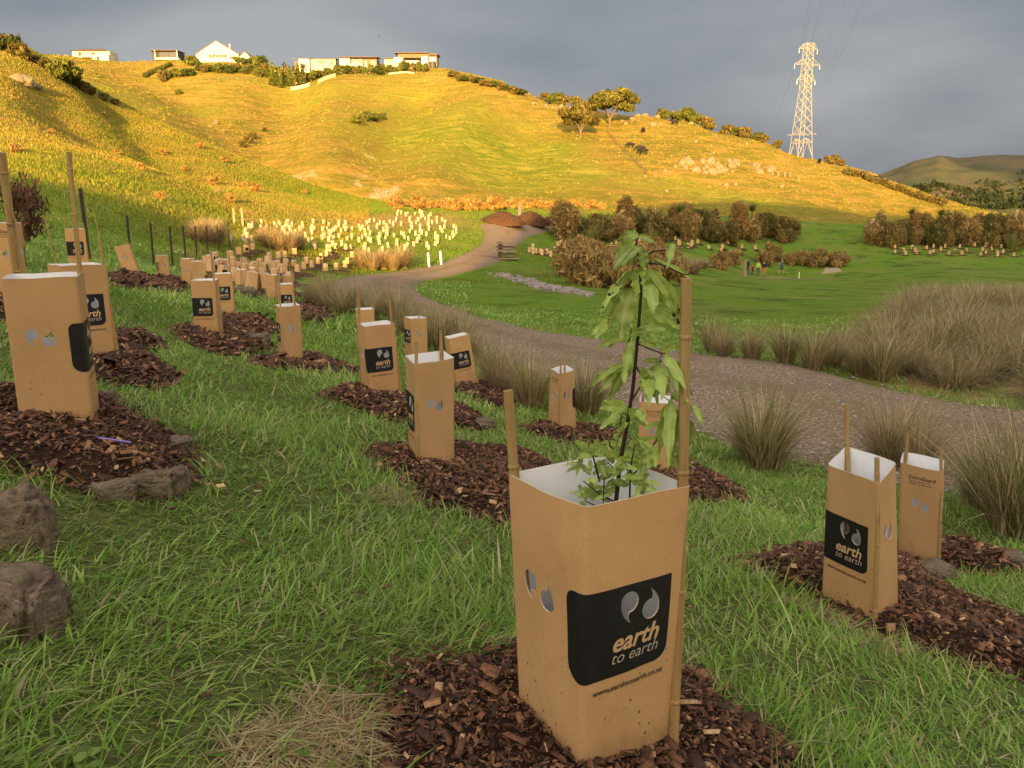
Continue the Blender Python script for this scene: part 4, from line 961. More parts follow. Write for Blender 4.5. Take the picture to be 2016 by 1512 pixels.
def shrub_parts(seed, w_, hh, n, size, cols, nl=14, stretch=1.4, trunk=.06, col_=0., z0=.15):
    V, F, C = foliage(np.random.default_rng(seed), lumps_for(np.random.default_rng(seed), w_, hh, nl, z0, col_), n, size, cols, stretch=stretch)
    fm = mesh('foliage', V, F, M_FOL, colr=C); m_ = MB(); rr = random.Random(seed)
    for k in range(4):
        a = rr.uniform(0, 6.28); m_.tube([(0, 0, -.3), (math.cos(a)*w_*.08, math.sin(a)*w_*.08, hh*.3), (math.cos(a)*w_*.25, math.sin(a)*w_*.25, hh*.7)], [trunk, trunk*.8, trunk*.3], 5)
    return fm, m_.me('stems', M_BARK)
def plant(name, parts, p, label, cat, group, s=1., rz=None, sz=None):
    e = empty(name, p, random.uniform(0, 6.28) if rz is None else rz); e.scale = (s, s, sz or s); tag(e, label, cat, group)
    obj('foliage', parts[0], e); obj('stems', parts[1], e); return e
OLIVE = [(.33, .22, .075), (.38, .24, .085), (.24, .19, .06), (.42, .27, .105)]
RUST = [(.36, .21, .06), (.32, .18, .05), (.40, .26, .08)]
GREEN = [(.07, .10, .02), (.10, .13, .025), (.13, .15, .03)]
DKG = [(.04, .06, .016), (.06, .08, .02), (.08, .09, .025)]
YG = [(.15, .165, .025), (.12, .14, .022), (.19, .185, .035)]
RIDGE = [(.15, .12, .035), (.20, .145, .045), (.11, .10, .028)]
HEDGE = [shrub_parts(100+k, (2.8, 2.2, 3.4, 2.5, 3.0, 1.9)[k], (3.6, 4.6, 3.0, 4.0, 3.4, 5.0)[k], 6500, .075, (OLIVE, RUST+OLIVE[:2], RIDGE+OLIVE[:1], OLIVE+GREEN[2:], RIDGE+GREEN[1:2], OLIVE+RIDGE)[k], (26, 18, 30, 20, 24, 14)[k], 2.6, .05, .9, .03) for k in range(6)]
hs = []
for k in range(33): hs.append((1112+k*13.6+random.uniform(-6, 6), random.uniform(460, 478), random.uniform(.45, 1.0)))
for k in range(7): hs.append((1180+k*55+random.uniform(-10, 10), 456, random.uniform(.6, .95)))
for i, (px, py, s) in enumerate(hs): plant('hedge_shrub', HEDGE[(i*5+i//3) % 6], hit(px, py), 'brown olive feathery shrub in the middle hedge below the hill', 'shrub', 'shrubs of the middle hedge', s*1.3, sz=s*.9)
hs = []
for k in range(28): hs.append((1722+k*12+random.uniform(-5, 5), random.uniform(478, 486), random.uniform(.5, 1.0)))
for k in range(9): hs.append((1735+k*36+random.uniform(-8, 8), 474, random.uniform(.65, .95)))
for i, (px, py, s) in enumerate(hs): plant('hedge_shrub', HEDGE[(i*5+i//4) % 6], hit(px, py), 'rust tinged feathery shrub in the right hedge behind the small guards', 'shrub', 'shrubs of the right hedge', s*1.35, sz=s*.98)
# flax and cabbage trees: arching sword leaves
def sword_mesh(seed, n, L_, W_, cols, lean0=.7):
    g = np.random.default_rng(seed); a = g.uniform(0, 6.28, n); r = g.random(n)*.15*L_
    return mesh('leaves', *(lambda q: (q[0], q[1]))(blades(np.cos(a)*r*.5, np.sin(a)*r*.5, np.zeros(n), L_*g.uniform(.6, 1.1, n), np.full(n, W_), a, g.uniform(.05, lean0, n), g, np.array(cols)[g.integers(0, len(cols), n)], 5, .9)), M_DRYG, colr=np.repeat(np.array(cols)[np.random.default_rng(seed+1).integers(0, len(cols), n)], 12, 0))
FLAXC = [(.22, .21, .05), (.28, .25, .08), (.14, .15, .03)]
FLAX = [sword_mesh(5+k, 130, 2.9, .085, FLAXC) for k in range(2)]
for (px, py, s, lb) in [(1165,484,1.0,'pale green flax bush with arching sword leaves at left end of middle hedge'),(1400,474,.8,'smaller flax bush standing in the middle hedge behind the seedling'),(1992,497,1.0,'spiky flax bush at right end of the right hedge'),(1285,482,.75,'yellow green flax bush before the middle hedge left of the seedling')]:
    e = empty('flax_bush', hit(px, py), random.random()*6, s); tag(e, lb, 'flax bush', 'flax bushes'); obj('leaves', random.choice(FLAX), e)
CABB = sword_mesh(9, 200, 1.3, .08, [(.12, .15, .03), (.17, .18, .04)], 1.7)
for (px, py, hh, lb) in [(1338,466,2.8,'cabbage tree rising from the middle hedge nearest to the seedling tip'),(1360,468,2.5,'cabbage tree with yellowish head beside another in the middle hedge'),(1478,462,3.0,'dark cabbage tree at right end of the middle hedge'),(1790,474,3.3,'cabbage tree poking above the right hedge, left of its middle'),(1848,474,3.2,'cabbage tree poking above the right hedge near its middle')]:
    p = hit(px, py); e = empty('cabbage_tree', p); tag(e, lb, 'cabbage tree', 'cabbage trees'); m_ = MB(); m_.tube([(0, 0, -.2), (.05, 0, hh*.5), (0, .05, hh)], [.12, .1, .08], 7); m_.build('trunk', M_BARK, e); obj('crown', CABB, e, (0, 0, hh))
# dry scrub along the foot of the hill
SCRUB = [shrub_parts(200+k, 1.8, 1.2, 1100, .07, RUST, 11, 1.6, .03) for k in range(3)]
for k in range(34): plant('scrub_bush', SCRUB[k % 3], hit(775+k*12.5+random.uniform(-4, 4), random.uniform(406, 415)), 'rusty dry scrub bush in the row along the foot of the hill', 'scrub bush', 'scrub along the hill foot', random.uniform(.7, 1.3))
# orange bushes on the left slope
for (px, py) in [(32,300),(322,305),(365,336),(316,392),(455,398),(420,364),(276,336),(482,366),(505,378),(600,382),(100,262),(205,228),(395,292),(232,304),(440,320)]:
    plant('slope_bush', SCRUB[(px+py) % 3], hit(px, py), 'small rust orange bush on the sunlit left slope', 'bush', 'orange bushes on the left slope', random.uniform(.4, .8))
# brown shrubs in the shaded hollow
HOL = [shrub_parts(230+k, 2.2, 1.7, 3200, .055, OLIVE, 14, 2.6, .03, .3, .05) for k in range(3)]
for k, (px, py) in enumerate([(1125,545),(1140,520),(1160,560),(1185,530),(1195,566),(1215,545),(1235,520),(1250,565),(1265,540),(1285,520),(1300,560),(1170,508),(1330,535)]): plant('hollow_shrub', HOL[k % 3], hit(px, py), 'low brown shrub in the clump filling the hollow of the lawn', 'shrub', 'brown shrubs in the lawn hollow', random.uniform(.85, 1.2))
for k, (px, py) in enumerate([(1415,530),(1440,522),(1505,520),(1520,512),(1555,520),(1585,522),(1610,525),(1632,522),(1655,525)]): plant('hollow_shrub', HOL[k % 3], hit(px, py), 'low brown shrub in the row beside the group of walkers', 'shrub', 'brown shrubs near the walkers', random.uniform(.8, 1.15))

# ------------------------------------------------------------------ tussocks along the path
def tussock_mesh(seed, n, L_, W_, spread=.9, green=.35, droop=1.1, base=.16):
    g = np.random.default_rng(seed); a = g.uniform(0, 6.28, n); r = base*L_*np.sqrt(g.random(n)); k = g.random(n)
    cols = np.where((k < green)[:, None], np.array([(.20, .20, .055)]), np.where((k < .8)[:, None], np.array([(.44, .32, .17)]), np.array([(.58, .45, .26)])))*(.5+.75*g.random((n, 1)))
    V, F, C = blades(np.cos(a)*r, np.sin(a)*r, np.zeros(n), L_*g.uniform(.45, 1.1, n), W_*g.uniform(.7, 1.2, n), a+g.normal(0, .6, n), np.abs(g.normal(.25, .35, n))*spread, g, cols, 5, droop)
    return mesh('tussock', V, F, M_DRYG, colr=C)
TUS = [tussock_mesh(300+k, 620, .62, .0055, .9, (.45, .3, .2)[k % 3]) for k in range(4)]
TUSB = [tussock_mesh(320+k, 760, .85, .0095, 2.1, (.30, .42, .24)[k % 3], 1.7, .3) for k in range(4)]
tl = [(1502,925,1.15,'full tussock at the path edge right of the seedling'),(1750,915,1.0,'tussock behind the right pair of guards'),(1800,930,.9,'tussock right behind the rear right guard'),(2000,1050,1.25,'big straw tussock at right edge beside the guards'),(1930,1000,.9,'loose tussock between rear right guard and right edge'),(985,772,.85,'tussock between the leaning guard and the narrow topped guard'),(1045,800,.9,'tussock just left of the narrow topped guard'),(1155,815,.95,'upright tussock just right of the narrow topped guard'),(965,745,.7,'small tussock behind the leaning guard'),(1480,905,.8,'smaller tussock touching the full one right of the seedling')]
for i, (px, py, s, lb) in enumerate(tl): tag(obj('tussock', TUS[i % 4], None, hit(px, py), random.random()*6), lb, 'tussock', 'tussocks along the path').scale = (s, s, s)
for i, (px, py) in enumerate([(900,692),(872,672),(840,655),(812,645),(785,635),(755,622),(730,628),(700,615),(672,622),(650,612),(632,604),(615,598),(640,590),(680,605),(925,712),(800,660),(860,690)]):
    o = tag(obj('tussock', TUS[i % 4], None, hit(px, py), random.random()*6), 'dry tussock in the fringe along the near side of the path bend', 'tussock', 'tussocks at the path bend'); o.scale = (random.uniform(.8, 1.15),)*3
for i, (px, py) in enumerate([(1400,692),(1425,704),(1480,708),(1545,716),(1600,728),(1640,722),(1690,738),(1730,748),(1650,705)]):
    o = tag(obj('tussock', TUS[i % 4], None, hit(px, py), random.random()*6), 'dry tussock in the fringe along the far side of the path', 'tussock', 'tussocks on the far path edge'); o.scale = (random.uniform(.9, 1.3),)*3
for i, p in enumerate(scatter_poly([(1705,668),(1760,618),(1850,590),(2016,578),(2200,585),(2200,830),(2016,785),(1850,765),(1750,742)], 190, .5)):
    o = tag(obj('tussock', TUSB[i % 4], None, p, random.random()*6), 'shaggy straw brown tussock in the dense thicket at the right', 'tussock', 'tussocks of the right thicket'); o.scale = (random.uniform(.85, 1.2),)*3
for i, p in enumerate(scatter_poly([(1700,690),(1760,660),(1880,640),(2016,640),(2150,660),(2150,830),(2016,788),(1850,768),(1745,745)], 60, .42)):
    o = tag(obj('tussock', TUSB[i % 4], None, p, random.random()*6), 'low straw brown tussock at the near foot of the dense right thicket', 'tussock', 'tussocks at the foot of the right thicket'); o.scale = (random.uniform(.6, .9),)*3
SUNT = [tussock_mesh(340+k, 700, 1.25, .03, 1.1, .05) for k in range(2)]
for i, (px, py) in enumerate([(715,528),(735,532),(755,530),(775,532),(792,528),(535,490),(552,494),(570,496),(585,490),(520,478),(1345,535),(1365,540),(1385,530),(410,470),(425,480),(395,478)]):
    o = tag(obj('tussock', SUNT[i % 2], None, hit(px, py), random.random()*6), 'rounded tan tussock in a clump in the planting or the lawn hollow', 'tussock', 'tan tussock clumps'); o.scale = (random.uniform(.85, 1.2),)*3
# dead shrub at left
g = np.random.default_rng(401); V, F, C = foliage(g, lumps_for(g, 1.0, 1.15, 12, .25), 900, .022, [(.13, .06, .035), (.18, .09, .05)], stretch=3.0)
e = empty('dead_shrub', hit(55, 482)); tag(e, 'brown withered shrub standing behind the stakes at left edge', 'shrub'); obj('twigs', mesh('twigs', V, F, M_DRYG, colr=C), e)
m_ = MB(); rr = random.Random(3)
for k in range(9):
    a = rr.uniform(0, 6.28); q = rr.uniform(.12, .4); m_.tube([(0, 0, -.05), (math.cos(a)*q*.3, math.sin(a)*q*.3, .4), (math.cos(a)*q, math.sin(a)*q, rr.uniform(.8, 1.25))], [.022, .014, .004], 5)
m_.build('branches', simple('dead_wood', (.10, .055, .035), .9, 20, .3), e)

# ------------------------------------------------------------------ hill: trees, ridge scrub, rocks
def tree_parts(seed, w_, hh, cols, n=3500, size=.45, lean=.15):
    g = np.random.default_rng(seed); L_ = []
    for k in range(26):
        a = g.uniform(0, 6.28); q = w_*.42*math.sqrt(g.random()); z = hh*(.40+.52*g.random()*(1-(q/(w_*.5))**2*.7)); L_.append((math.cos(a)*q+lean*z, math.sin(a)*q, z, w_*.14, w_*.14, hh*.085))
    V, F, C = foliage(g, L_, n, size, cols, stretch=1.2); m_ = MB()
    for k in range(5):
        a = k*1.26; m_.tube([(0, 0, -.5), (math.cos(a)*.2, math.sin(a)*.2, hh*.2), (math.cos(a)*w_*.15+lean*hh*.3, math.sin(a)*w_*.15, hh*.45), (math.cos(a)*w_*.33+lean*hh*.6, math.sin(a)*w_*.33, hh*.7)], [hh*.030, hh*.022, hh*.014, hh*.004], 6)
    return mesh('crown', V, F, M_FOL, colr=C), m_.me('trunk', M_BARK)
def tree(px, Y, py, tp, label, s=1., rz=0):
    p = on(px, Y, py) if Y else hit(px, py); e = empty('hill_tree', p, rz, s); tag(e, label, 'tree', 'trees on the hill'); obj('crown', tp[0], e); obj('trunk', tp[1], e); return e
BIGT = tree_parts(500, 19, 14.5, [(.13, .125, .028), (.17, .15, .038), (.09, .09, .022)], 8500, .42); MIDT = tree_parts(501, 14, 11.5, [(.13, .11, .03), (.17, .135, .04), (.09, .08, .022)], 5200, .38, -.1)
tree(1200, 0, 250, BIGT, 'large windblown yellow green tree on the hill below the ridge'); tree(1143, 0, 271, MIDT, 'smaller bare stemmed tree in front of the large tree on the hill')
RB = [shrub_parts(510+k, 6, 3.6, 2400, .24, c, 16, 1.3, .12) for k, c in enumerate((GREEN+RIDGE[:1], RIDGE, DKG, YG))]
def ridge(px, py, k, s, label, group='scrub on the ridges', sz=None): plant('ridge_shrub', RB[k], hit(px, py), label, 'shrub', group, s, sz=sz)
for (px, py, k, s) in [(1070,195,1,.9),(1092,200,0,1.4),(1110,205,1,1.0),(1135,212,1,1.1),(1160,220,1,1.0)]: ridge(px, py, k, s, 'olive scrub on the skyline left of the large hill tree')
for (px, py, k, s) in [(1305,230,0,1.0),(1325,232,1,.9),(1350,236,0,1.5),(1368,240,0,1.3),(1390,248,1,1.2),(1430,257,1,.9),(1447,262,0,1.0),(1465,266,1,1.0),(1490,275,0,.9),(1505,280,1,.7),(1530,290,1,.7)]: ridge(px, py, k, s, 'scrub on the skyline between large hill tree and pylon')
for k in range(16): ridge(890+k*9, 150+k*2.2+random.uniform(0, 5), 1 if k % 3 else 2, random.uniform(.6, .95), 'dark scrub in the band running down the skyline right of the houses', sz=.6)
for k in range(15): ridge(1668+k*13.5, 340+k*4.6+random.uniform(0, 4), 1, random.uniform(.5, .9), 'orange brown scrub along the skyline right of the pylon', sz=.55)
for (px, py, s) in [(1632,322,.7),(1642,322,.8),(1655,326,.6)]: ridge(px, py, 1, s, 'orange bush on the skyline just right of the pylon')
for (px, py, k, s) in [(705,245,3,.75),(722,238,0,.9),(738,238,0,.75),(752,235,0,.6)]: ridge(px, py, k, s, 'green shrub in the lone clump in the middle of the hill face')
ridge(353, 186, 0, .55, 'small round green bush alone on the hill below the gabled house')
for (px, py, k, s) in [(8,100,1,.5),(22,104,2,.6),(36,112,1,.45),(48,118,1,.35),(75,128,1,.3),(85,135,1,.3)]: ridge(px, py, k, s, 'dark scrub on the skyline of the left slope', 'scrub on the left skyline')
for (px, py, k, s) in [(125,160,3,.7),(140,165,3,.6),(152,172,1,.4),(112,155,3,.45),(165,180,1,.35),(180,188,1,.3),(205,198,1,.28),(228,208,1,.25)]: ridge(px, py, k, s, 'yellow green bush on the crest of the left slope', 'bushes on the left crest')
for (px, py, k, s) in [(490,282,1,.6),(478,290,1,.5),(498,272,1,.5),(520,258,1,.35)]: ridge(px, py, k, s, 'brown shrub in the gully between the two slopes')

def rock_mat():
    t = NT('pale_rock'); p = t.n('ShaderNodeNewGeometry').outputs['Position']; a = t.noise(.9, 6, .7, p); b = t.noise(5, 5, .7, p)
    c = t.mix(t.rng(a, .3, .7), (.17, .12, .065), (.30, .22, .13)); c = t.mix(t.rng(b, .58, .75), c, (.16, .13, .08)); return t.pbsdf(c, .95, b, .8, .15)
M_ROCK = rock_mat()
def rock_mesh(seed):
    bm = bmesh.new(); bmesh.ops.create_icosphere(bm, subdivisions=3, radius=1.)
    for v in bm.verts:
        n = v.co.normalized(); f = 1+.38*float(fbm(n.x*1.3+seed*3, n.y*1.3+n.z*1.7, seed, 3))+.12*float(fbm(n.x*4+n.z*3, n.y*4-n.z*2, seed+9, 2)); v.co = n*f
    me = bpy.data.meshes.new('boulder'); bm.to_mesh(me); bm.free(); me.materials.append(M_ROCK); return me
ROCKS = [rock_mesh(k) for k in range(6)]
def rock(px, py, wpx, label, group, asp=.7):
    p = hit(px, py); s = wpx/FPX*p.y*.40; o = obj('boulder', random.choice(ROCKS), None, p+Vector((0, 0, s*asp*.3)), random.random()*6); o.scale = (s, s*.8, s*asp); tag(o, label, 'boulder', group); return o
rock(42, 165, 44, 'big pale boulder on the left slope, the larger left half', 'boulders on the left slope', .7); rock(68, 172, 34, 'big pale boulder on the left slope, the smaller right half', 'boulders on the left slope', .6)
for q in [(428,378,15),(448,382,9),(478,386,7),(440,258,9),(425,243,14),(415,250,8)]: rock(*q, 'small pale rock on the grassy slope at left', 'rocks on the left slope')
for q in [(1245,238,20),(1255,230,14),(1285,248,18),(1232,245,12),(1295,232,16),(1270,222,14),(1345,238,14),(1300,245,9),(1225,240,10),(1360,245,12),(1090,215,14),(1105,212,16),(1122,216,16),(1075,210,12),(1050,205,9)]: rock(*q, 'pale rock of the outcrops near the skyline by the hill trees', 'rocks near the skyline')
for k in range(36): rock(1330+random.random()*165, 318+random.random()*26, random.uniform(9, 24), 'pale rock in the long outcrop below the pylon', 'rocks of the long outcrop', .85)
for q in [(1234,394,10),(1312,378,11),(1430,367,14),(1448,365,13),(1308,340,15),(1516,338,24),(1103,346,7),(1175,320,6),(1330,330,10),(1470,285,10),(1540,368,11),(1370,280,8),(1405,302,8),(1270,348,7),(1290,345,7)]: rock(*q, 'lone pale boulder on the right hill face', 'boulders on the hill face', .8)
for k in range(40): rock(1020+random.random()*220, 225+random.random()*120, random.uniform(2.5, 5), 'small stone scattered on the green hill face left of the cattle', 'stones on the hill face')
rock(1466, 543, 14, 'tall pale boulder behind the group of walkers', 'boulders near the walkers', 1.4)

# dry tufts and small growth over the slopes: uncountable
def hill_tufts(n, g):
    a = g.uniform(-.78, .74, n); b = g.uniform(math.log(50)*BK, math.log(430)*BK, n); r = np.exp(b/BK); X = a*r; Y = r-3
    i = np.clip(((a-GA[0])/(GA[1]-GA[0])).astype(int), 0, len(GA)-1); j = np.clip(((b-GB[0])/(GB[1]-GB[0])).astype(int), 0, len(GB)-1)
    hm, dr = hillm[j, i], dry[j, i]; cl = fbm(X/9, Y/14, 71, 4)
    keep = (hm > .4) & (g.random(n) < np.clip(.35+dr*.8+cl*1.1, .04, 1)); X, Y, dr, cl = X[keep], Y[keep], dr[keep], cl[keep]; n = len(X); k = g.random(n)+dr*.5+cl*.3-.25
    C = np.where((k < .42)[:, None], np.array([(.19, .20, .018)]), np.where((k < .95)[:, None], np.array([(.32, .26, .04)]), np.array([(.37, .25, .05)])))*(.8+.4*g.random((n, 1)))
    m = 4; X = np.repeat(X, m)+g.normal(0, .25, n*m); Y = np.repeat(Y, m)+g.normal(0, .25, n*m); C = np.repeat(C, m, 0); n *= m
    return blades(X, Y, H(X, Y)-.05, g.uniform(.08, .22, n)*(.6+Y/150), .05+.0013*Y, g.uniform(0, 6.28, n), g.uniform(.1, .9, n), g, C, 1, .6)
V, F, C = hill_tufts(45000, np.random.default_rng(81)); print('TUFTS', len(F)*2)
tag(obj('hill_tufts', mesh('hill_tufts', V, F, M_DRYG, colr=C)), 'dry grass tufts covering the hillsides', 'grass tufts', kind='stuff')
# short turf of the level ground beyond the bend, standing up into the low light
def far_turf(n, g):
    a = g.uniform(-.62, .08, n); r = np.sqrt(g.uniform(38**2, 132**2, n)); X = a*r; Y = r-3
    i = np.clip(((a-GA[0])/(GA[1]-GA[0])).astype(int), 0, len(GA)-1); j = np.clip(((np.log(r)*BK-GB[0])/(GB[1]-GB[0])).astype(int), 0, len(GB)-1)
    keep = (hillm[j, i] < .9) & ~in_poly(X, Y, PATH_POLY) & (g.random(n) < .6+.4*fbm(X/2, Y/2, 73, 2)); X, Y = X[keep], Y[keep]; dr = dry[j, i][keep]; n = len(X); k = g.random(n)+dr*.9
    C = np.where((k < .75)[:, None], np.array([(.17, .25, .028)]), np.where((k < 1.15)[:, None], np.array([(.27, .28, .045)]), np.array([(.36, .25, .09)])))*(.88+.24*g.random((n, 1)))
    return blades(X, Y, H(X, Y)-.01, g.uniform(.06, .14, n), .025+.0006*Y, g.uniform(0, 6.28, n), g.uniform(.1, .7, n), g, C, 1, .6)
V, F, C = far_turf(260000, np.random.default_rng(83)); print('TURF', len(F)*2)
tag(obj('far_turf', mesh('far_turf', V, F, M_BLADE, colr=C)), 'short turf on the level ground before the hill', 'turf', kind='stuff')
def slope_turf(n, g):
    a = g.uniform(-.80, -.14, n); r = np.sqrt(g.uniform(24**2, 140**2, n)); X = a*r; Y = r-3
    i = np.clip(((a-GA[0])/(GA[1]-GA[0])).astype(int), 0, len(GA)-1); j = np.clip(((np.log(r)*BK-GB[0])/(GB[1]-GB[0])).astype(int), 0, len(GB)-1)
    keep = (hillm[j, i] > .25) & (g.random(n) < .62+.5*fbm(X/3, Y/5, 75, 3)); X, Y, dr = X[keep], Y[keep], dry[j, i][keep]; n = len(X); k = g.random(n)*.7+dr*.5+fbm(X/7, Y/11, 77, 3)*.55
    C = np.where((k < .42)[:, None], np.array([(.17, .205, .020)]), np.where((k < .78)[:, None], np.array([(.26, .24, .032)]), np.array([(.36, .25, .055)])))*(.8+.4*g.random((n, 1)))
    return blades(X, Y, H(X, Y)-.01, g.uniform(.08, .20, n)*(1+Y/250), .03+.0007*Y, g.uniform(0, 6.28, n), g.uniform(.1, .8, n), g, C, 1, .6)
V, F, C = slope_turf(210000, np.random.default_rng(85)); print('SLOPE', len(F)*2)
tag(obj('slope_turf', mesh('slope_turf', V, F, M_DRYG, colr=C)), 'rough pasture grass on the left slope', 'turf', kind='stuff')
# dark wood on the distant hills
def far_wood(n, g):
    L_ = []
    for k in range(n):
        i = int(g.integers(34, 118)); j = int(7+(g.random()**1.4)*(6+14*(i-30)/90)); q = FARV[0][j, i]+g.normal(0, 9, 3)*np.array([1, 1, 0]); L_.append((q[0], q[1], q[2]+2, 4, 4, g.uniform(3, 6)))
    return foliage(g, L_, n*14, 1.5, [(.03, .042, .016), (.04, .052, .018)], stretch=1.6)
V, F, C = far_wood(1300, np.random.default_rng(91)); tag(obj('far_wood', mesh('far_wood', V, F, M_FOL, colr=C)), 'dark conifer wood on the distant hillside', 'wood', kind='stuff')

# ------------------------------------------------------------------ houses on the hill
M_CREAM = simple('cream_render', (.46, .41, .31), .9, 1, .05); M_WALLW = simple('white_render', (.56, .52, .43), .9, 1, .05); M_CLAD = simple('brown_cladding', (.22, .13, .08), .8, 2, .2)
M_DARKC = simple('charcoal_cladding', (.06, .055, .05), .7, 2, .2); M_ROOFB = simple('brown_roof', (.13, .075, .05), .7, 1, .2); M_ROOFG = simple('grey_roof', (.10, .09, .085), .6, 1, .2); M_FRAME = simple('window_frame', (.10, .09, .08), .5, 3, .1)
def glass_mat():
    t = NT('window_glass'); return t.pbsdf((.04, .035, .03), .12, **{'Specular IOR Level': .6})
M_GLASS = glass_mat()
def house(px, py, Y, label, walls, roofs, wins, extra=(), rz=0.):
    """boxes (x0,x1,y0,y1,z0,z1,material) in metres, front towards -y"""
    p = at(px, py, Y); e = empty('house', p, rz); tag(e, label, 'house', 'houses on the hill')
    for (x0, x1, y0, y1, z0, z1, m) in walls:
        b = MB(); b.box(((x0+x1)/2, (y0+y1)/2, (z0+z1)/2), (x1-x0, y1-y0, z1-z0)); b.build('wall', m, e)
    for r in roofs:
        b = MB()
        if r[0] == 'flat': _, x0, x1, y0, y1, z0, z1, m = r; b.add([(x0, y0, z0), (x1, y0, z0), (x1, y1, z1), (x0, y1, z1), (x0, y0, z0+.3), (x1, y0, z0+.3), (x1, y1, z1+.3), (x0, y1, z1+.3)], [(3, 2, 1, 0), (4, 5, 6, 7), (0, 1, 5, 4), (1, 2, 6, 5), (2, 3, 7, 6), (3, 0, 4, 7)])
        elif r[0] == 'gable':   # ridge runs away from the viewer
            _, x0, x1, y0, y1, z0, z1, m = r; xm = (x0+x1)/2; t = .25
            for (a, c) in ((x0-.5, xm), (x1+.5, xm)): b.add([(a, y0-.4, z0), (c, y0-.4, z1), (c, y1, z1), (a, y1, z0), (a, y0-.4, z0+t), (c, y0-.4, z1+t), (c, y1, z1+t), (a, y1, z0+t)], [(3, 2, 1, 0), (4, 5, 6, 7), (0, 1, 5, 4), (1, 2, 6, 5), (2, 3, 7, 6), (3, 0, 4, 7)])
        elif r[0] == 'hip': _, x0, x1, y0, y1, z0, z1, m = r; q = (y1-y0)*.5; ym = (y0+y1)/2; b.add([(x0, y0, z0), (x1, y0, z0), (x1, y1, z0), (x0, y1, z0), (x0+q, ym, z1), (x1-q, ym, z1)], [(0, 1, 5, 4), (1, 2, 5), (2, 3, 4, 5), (3, 0, 4), (3, 2, 1, 0)])
        b.build('roof', m, e)
    for (x0, x1, z0, z1, y) in wins:
        b = MB(); w_ = .14
        for (cx, cz, dx, dz) in (((x0+x1)/2, z0, x1-x0+w_, w_), ((x0+x1)/2, z1, x1-x0+w_, w_), (x0, (z0+z1)/2, w_, z1-z0), (x1, (z0+z1)/2, w_, z1-z0)): b.box((cx, y-.06, cz), (dx, .16, dz))
        f = b.build('window', M_FRAME, e); b = MB(); b.box(((x0+x1)/2, y-.02, (z0+z1)/2), (x1-x0-.1, .06, z1-z0-.1)); b.build('pane', M_GLASS, f)
    for (nm, x0, x1, y0, y1, z0, z1, m) in extra: b = MB(); b.box(((x0+x1)/2, (y0+y1)/2, (z0+z1)/2), (x1-x0, y1-y0, z1-z0)); b.build(nm, m, e)
    return e
def gable_wall(e, x0, x1, y, z0, z1, m):
    b = MB(); b.add([(x0, y, z0), (x1, y, z0), ((x0+x1)/2, y, z1), (x0, y+.3, z0), (x1, y+.3, z0), ((x0+x1)/2, y+.3, z1)], [(0, 1, 2), (5, 4, 3), (0, 2, 5, 3), (1, 4, 5, 2)]); b.build('gable', m, e)
house(178, 124, 395, 'cream two storey house with low dark roof, leftmost on the hill', [(-9, 8.5, 2, 10, -4, 5.6, M_CREAM), (2, 9.4, -1.5, 4, -4, 3.4, M_WALLW), (-9.2, -4, 0, 3, -4, 3.0, M_WALLW)], [('hip', -9.8, 8.5, 1.2, 11, 5.6, 7.2, M_ROOFB)], [(-6, -4.8, 3.2, 5, 1.95), (-3, -1, .5, 2.6, 1.95), (-8, -6, .6, 2.2, -.05), (0, 1.6, 3.2, 4.8, 1.95), (4, 5.2, .6, 2.4, -1.55)], [('balcony', -4, 2, -.6, 2, 2.5, 3.1, M_WALLW)])
house(326, 121, 396, 'small dark flat roofed house with white balcony, second on the hill', [(-6.4, 5.6, 1, 9, -4, 4.6, M_DARKC)], [('flat', -6.6, 6, -1, 9.4, 4.6, 5.0, M_ROOFB)], [(-3.6, -1.4, 1.9, 4.2, .95), (-1.2, 1.2, 1.9, 4.2, .95), (1.5, 5.0, 1.9, 4.2, .95)], [('balcony', -4.4, 6.6, -1.4, 1, .6, 1.5, M_WALLW), ('balcony_post', 5.9, 6.2, -1.3, -1, 1.5, 4.7, M_WALLW), ('balcony_post', -4.3, -4, -1.3, -1, 1.5, 4.7, M_WALLW)])
e3 = house(428, 121, 400, 'big white gabled house, third on the hill', [(-10, 10, .3, 14, -5, 3.2, M_WALLW), (9.6, 15, 2, 12, -5, 2.2, M_WALLW)], [('gable', -10, 10, .2, 14, 3.0, 9.0, M_ROOFB), ('gable', 9.6, 15.5, 2, 12, 2.2, 4.6, M_ROOFB)], [(-3.6, -2.6, 1.9, 3.0, .25), (-2.2, -1.2, 1.9, 3.0, .25), (-.8, .2, 1.9, 3.0, .25), (.6, 1.6, 1.9, 3.0, .25), (2, 3, 1.9, 3.0, .25), (3.4, 4.4, 1.9, 3.0, .25), (6, 8.5, 1.2, 2.2, .25)], [('terrace_wall', -4, 12, -3, -2.6, -4, -1.4, M_CREAM), ('chimney', 4.6, 5.2, 4, 4.6, 6.5, 8.4, M_CREAM)])
gable_wall(e3, -10, 10, .05, 3.1, 9.0, M_WALLW); gable_wall(e3, 9.6, 15.2, 1.8, 2.1, 4.5, M_WALLW)
house(618, 140, 398, 'boxy cream house with a dark slot window, behind the conifers', [(-7, -2, 0, 8, -5, 5.6, M_WALLW), (-1.6, 10, 1.5, 9, -5, 5.4, M_CREAM), (-9.5, -6.5, 3, 9, -5, 5.0, M_CLAD)], [('flat', -9.8, -2, 0, 9, 5.4, 7.0, M_ROOFG), ('flat', -2, 10.3, 1, 9.5, 5.5, 6.2, M_ROOFG)], [(2, 5, 3.6, 4.8, 1.45), (7.4, 8.6, 3.4, 4.6, 1.45), (-6.2, -3.5, .5, 3.2, -.05), (-1.9, -1.5, 1, 4, 1.2)])
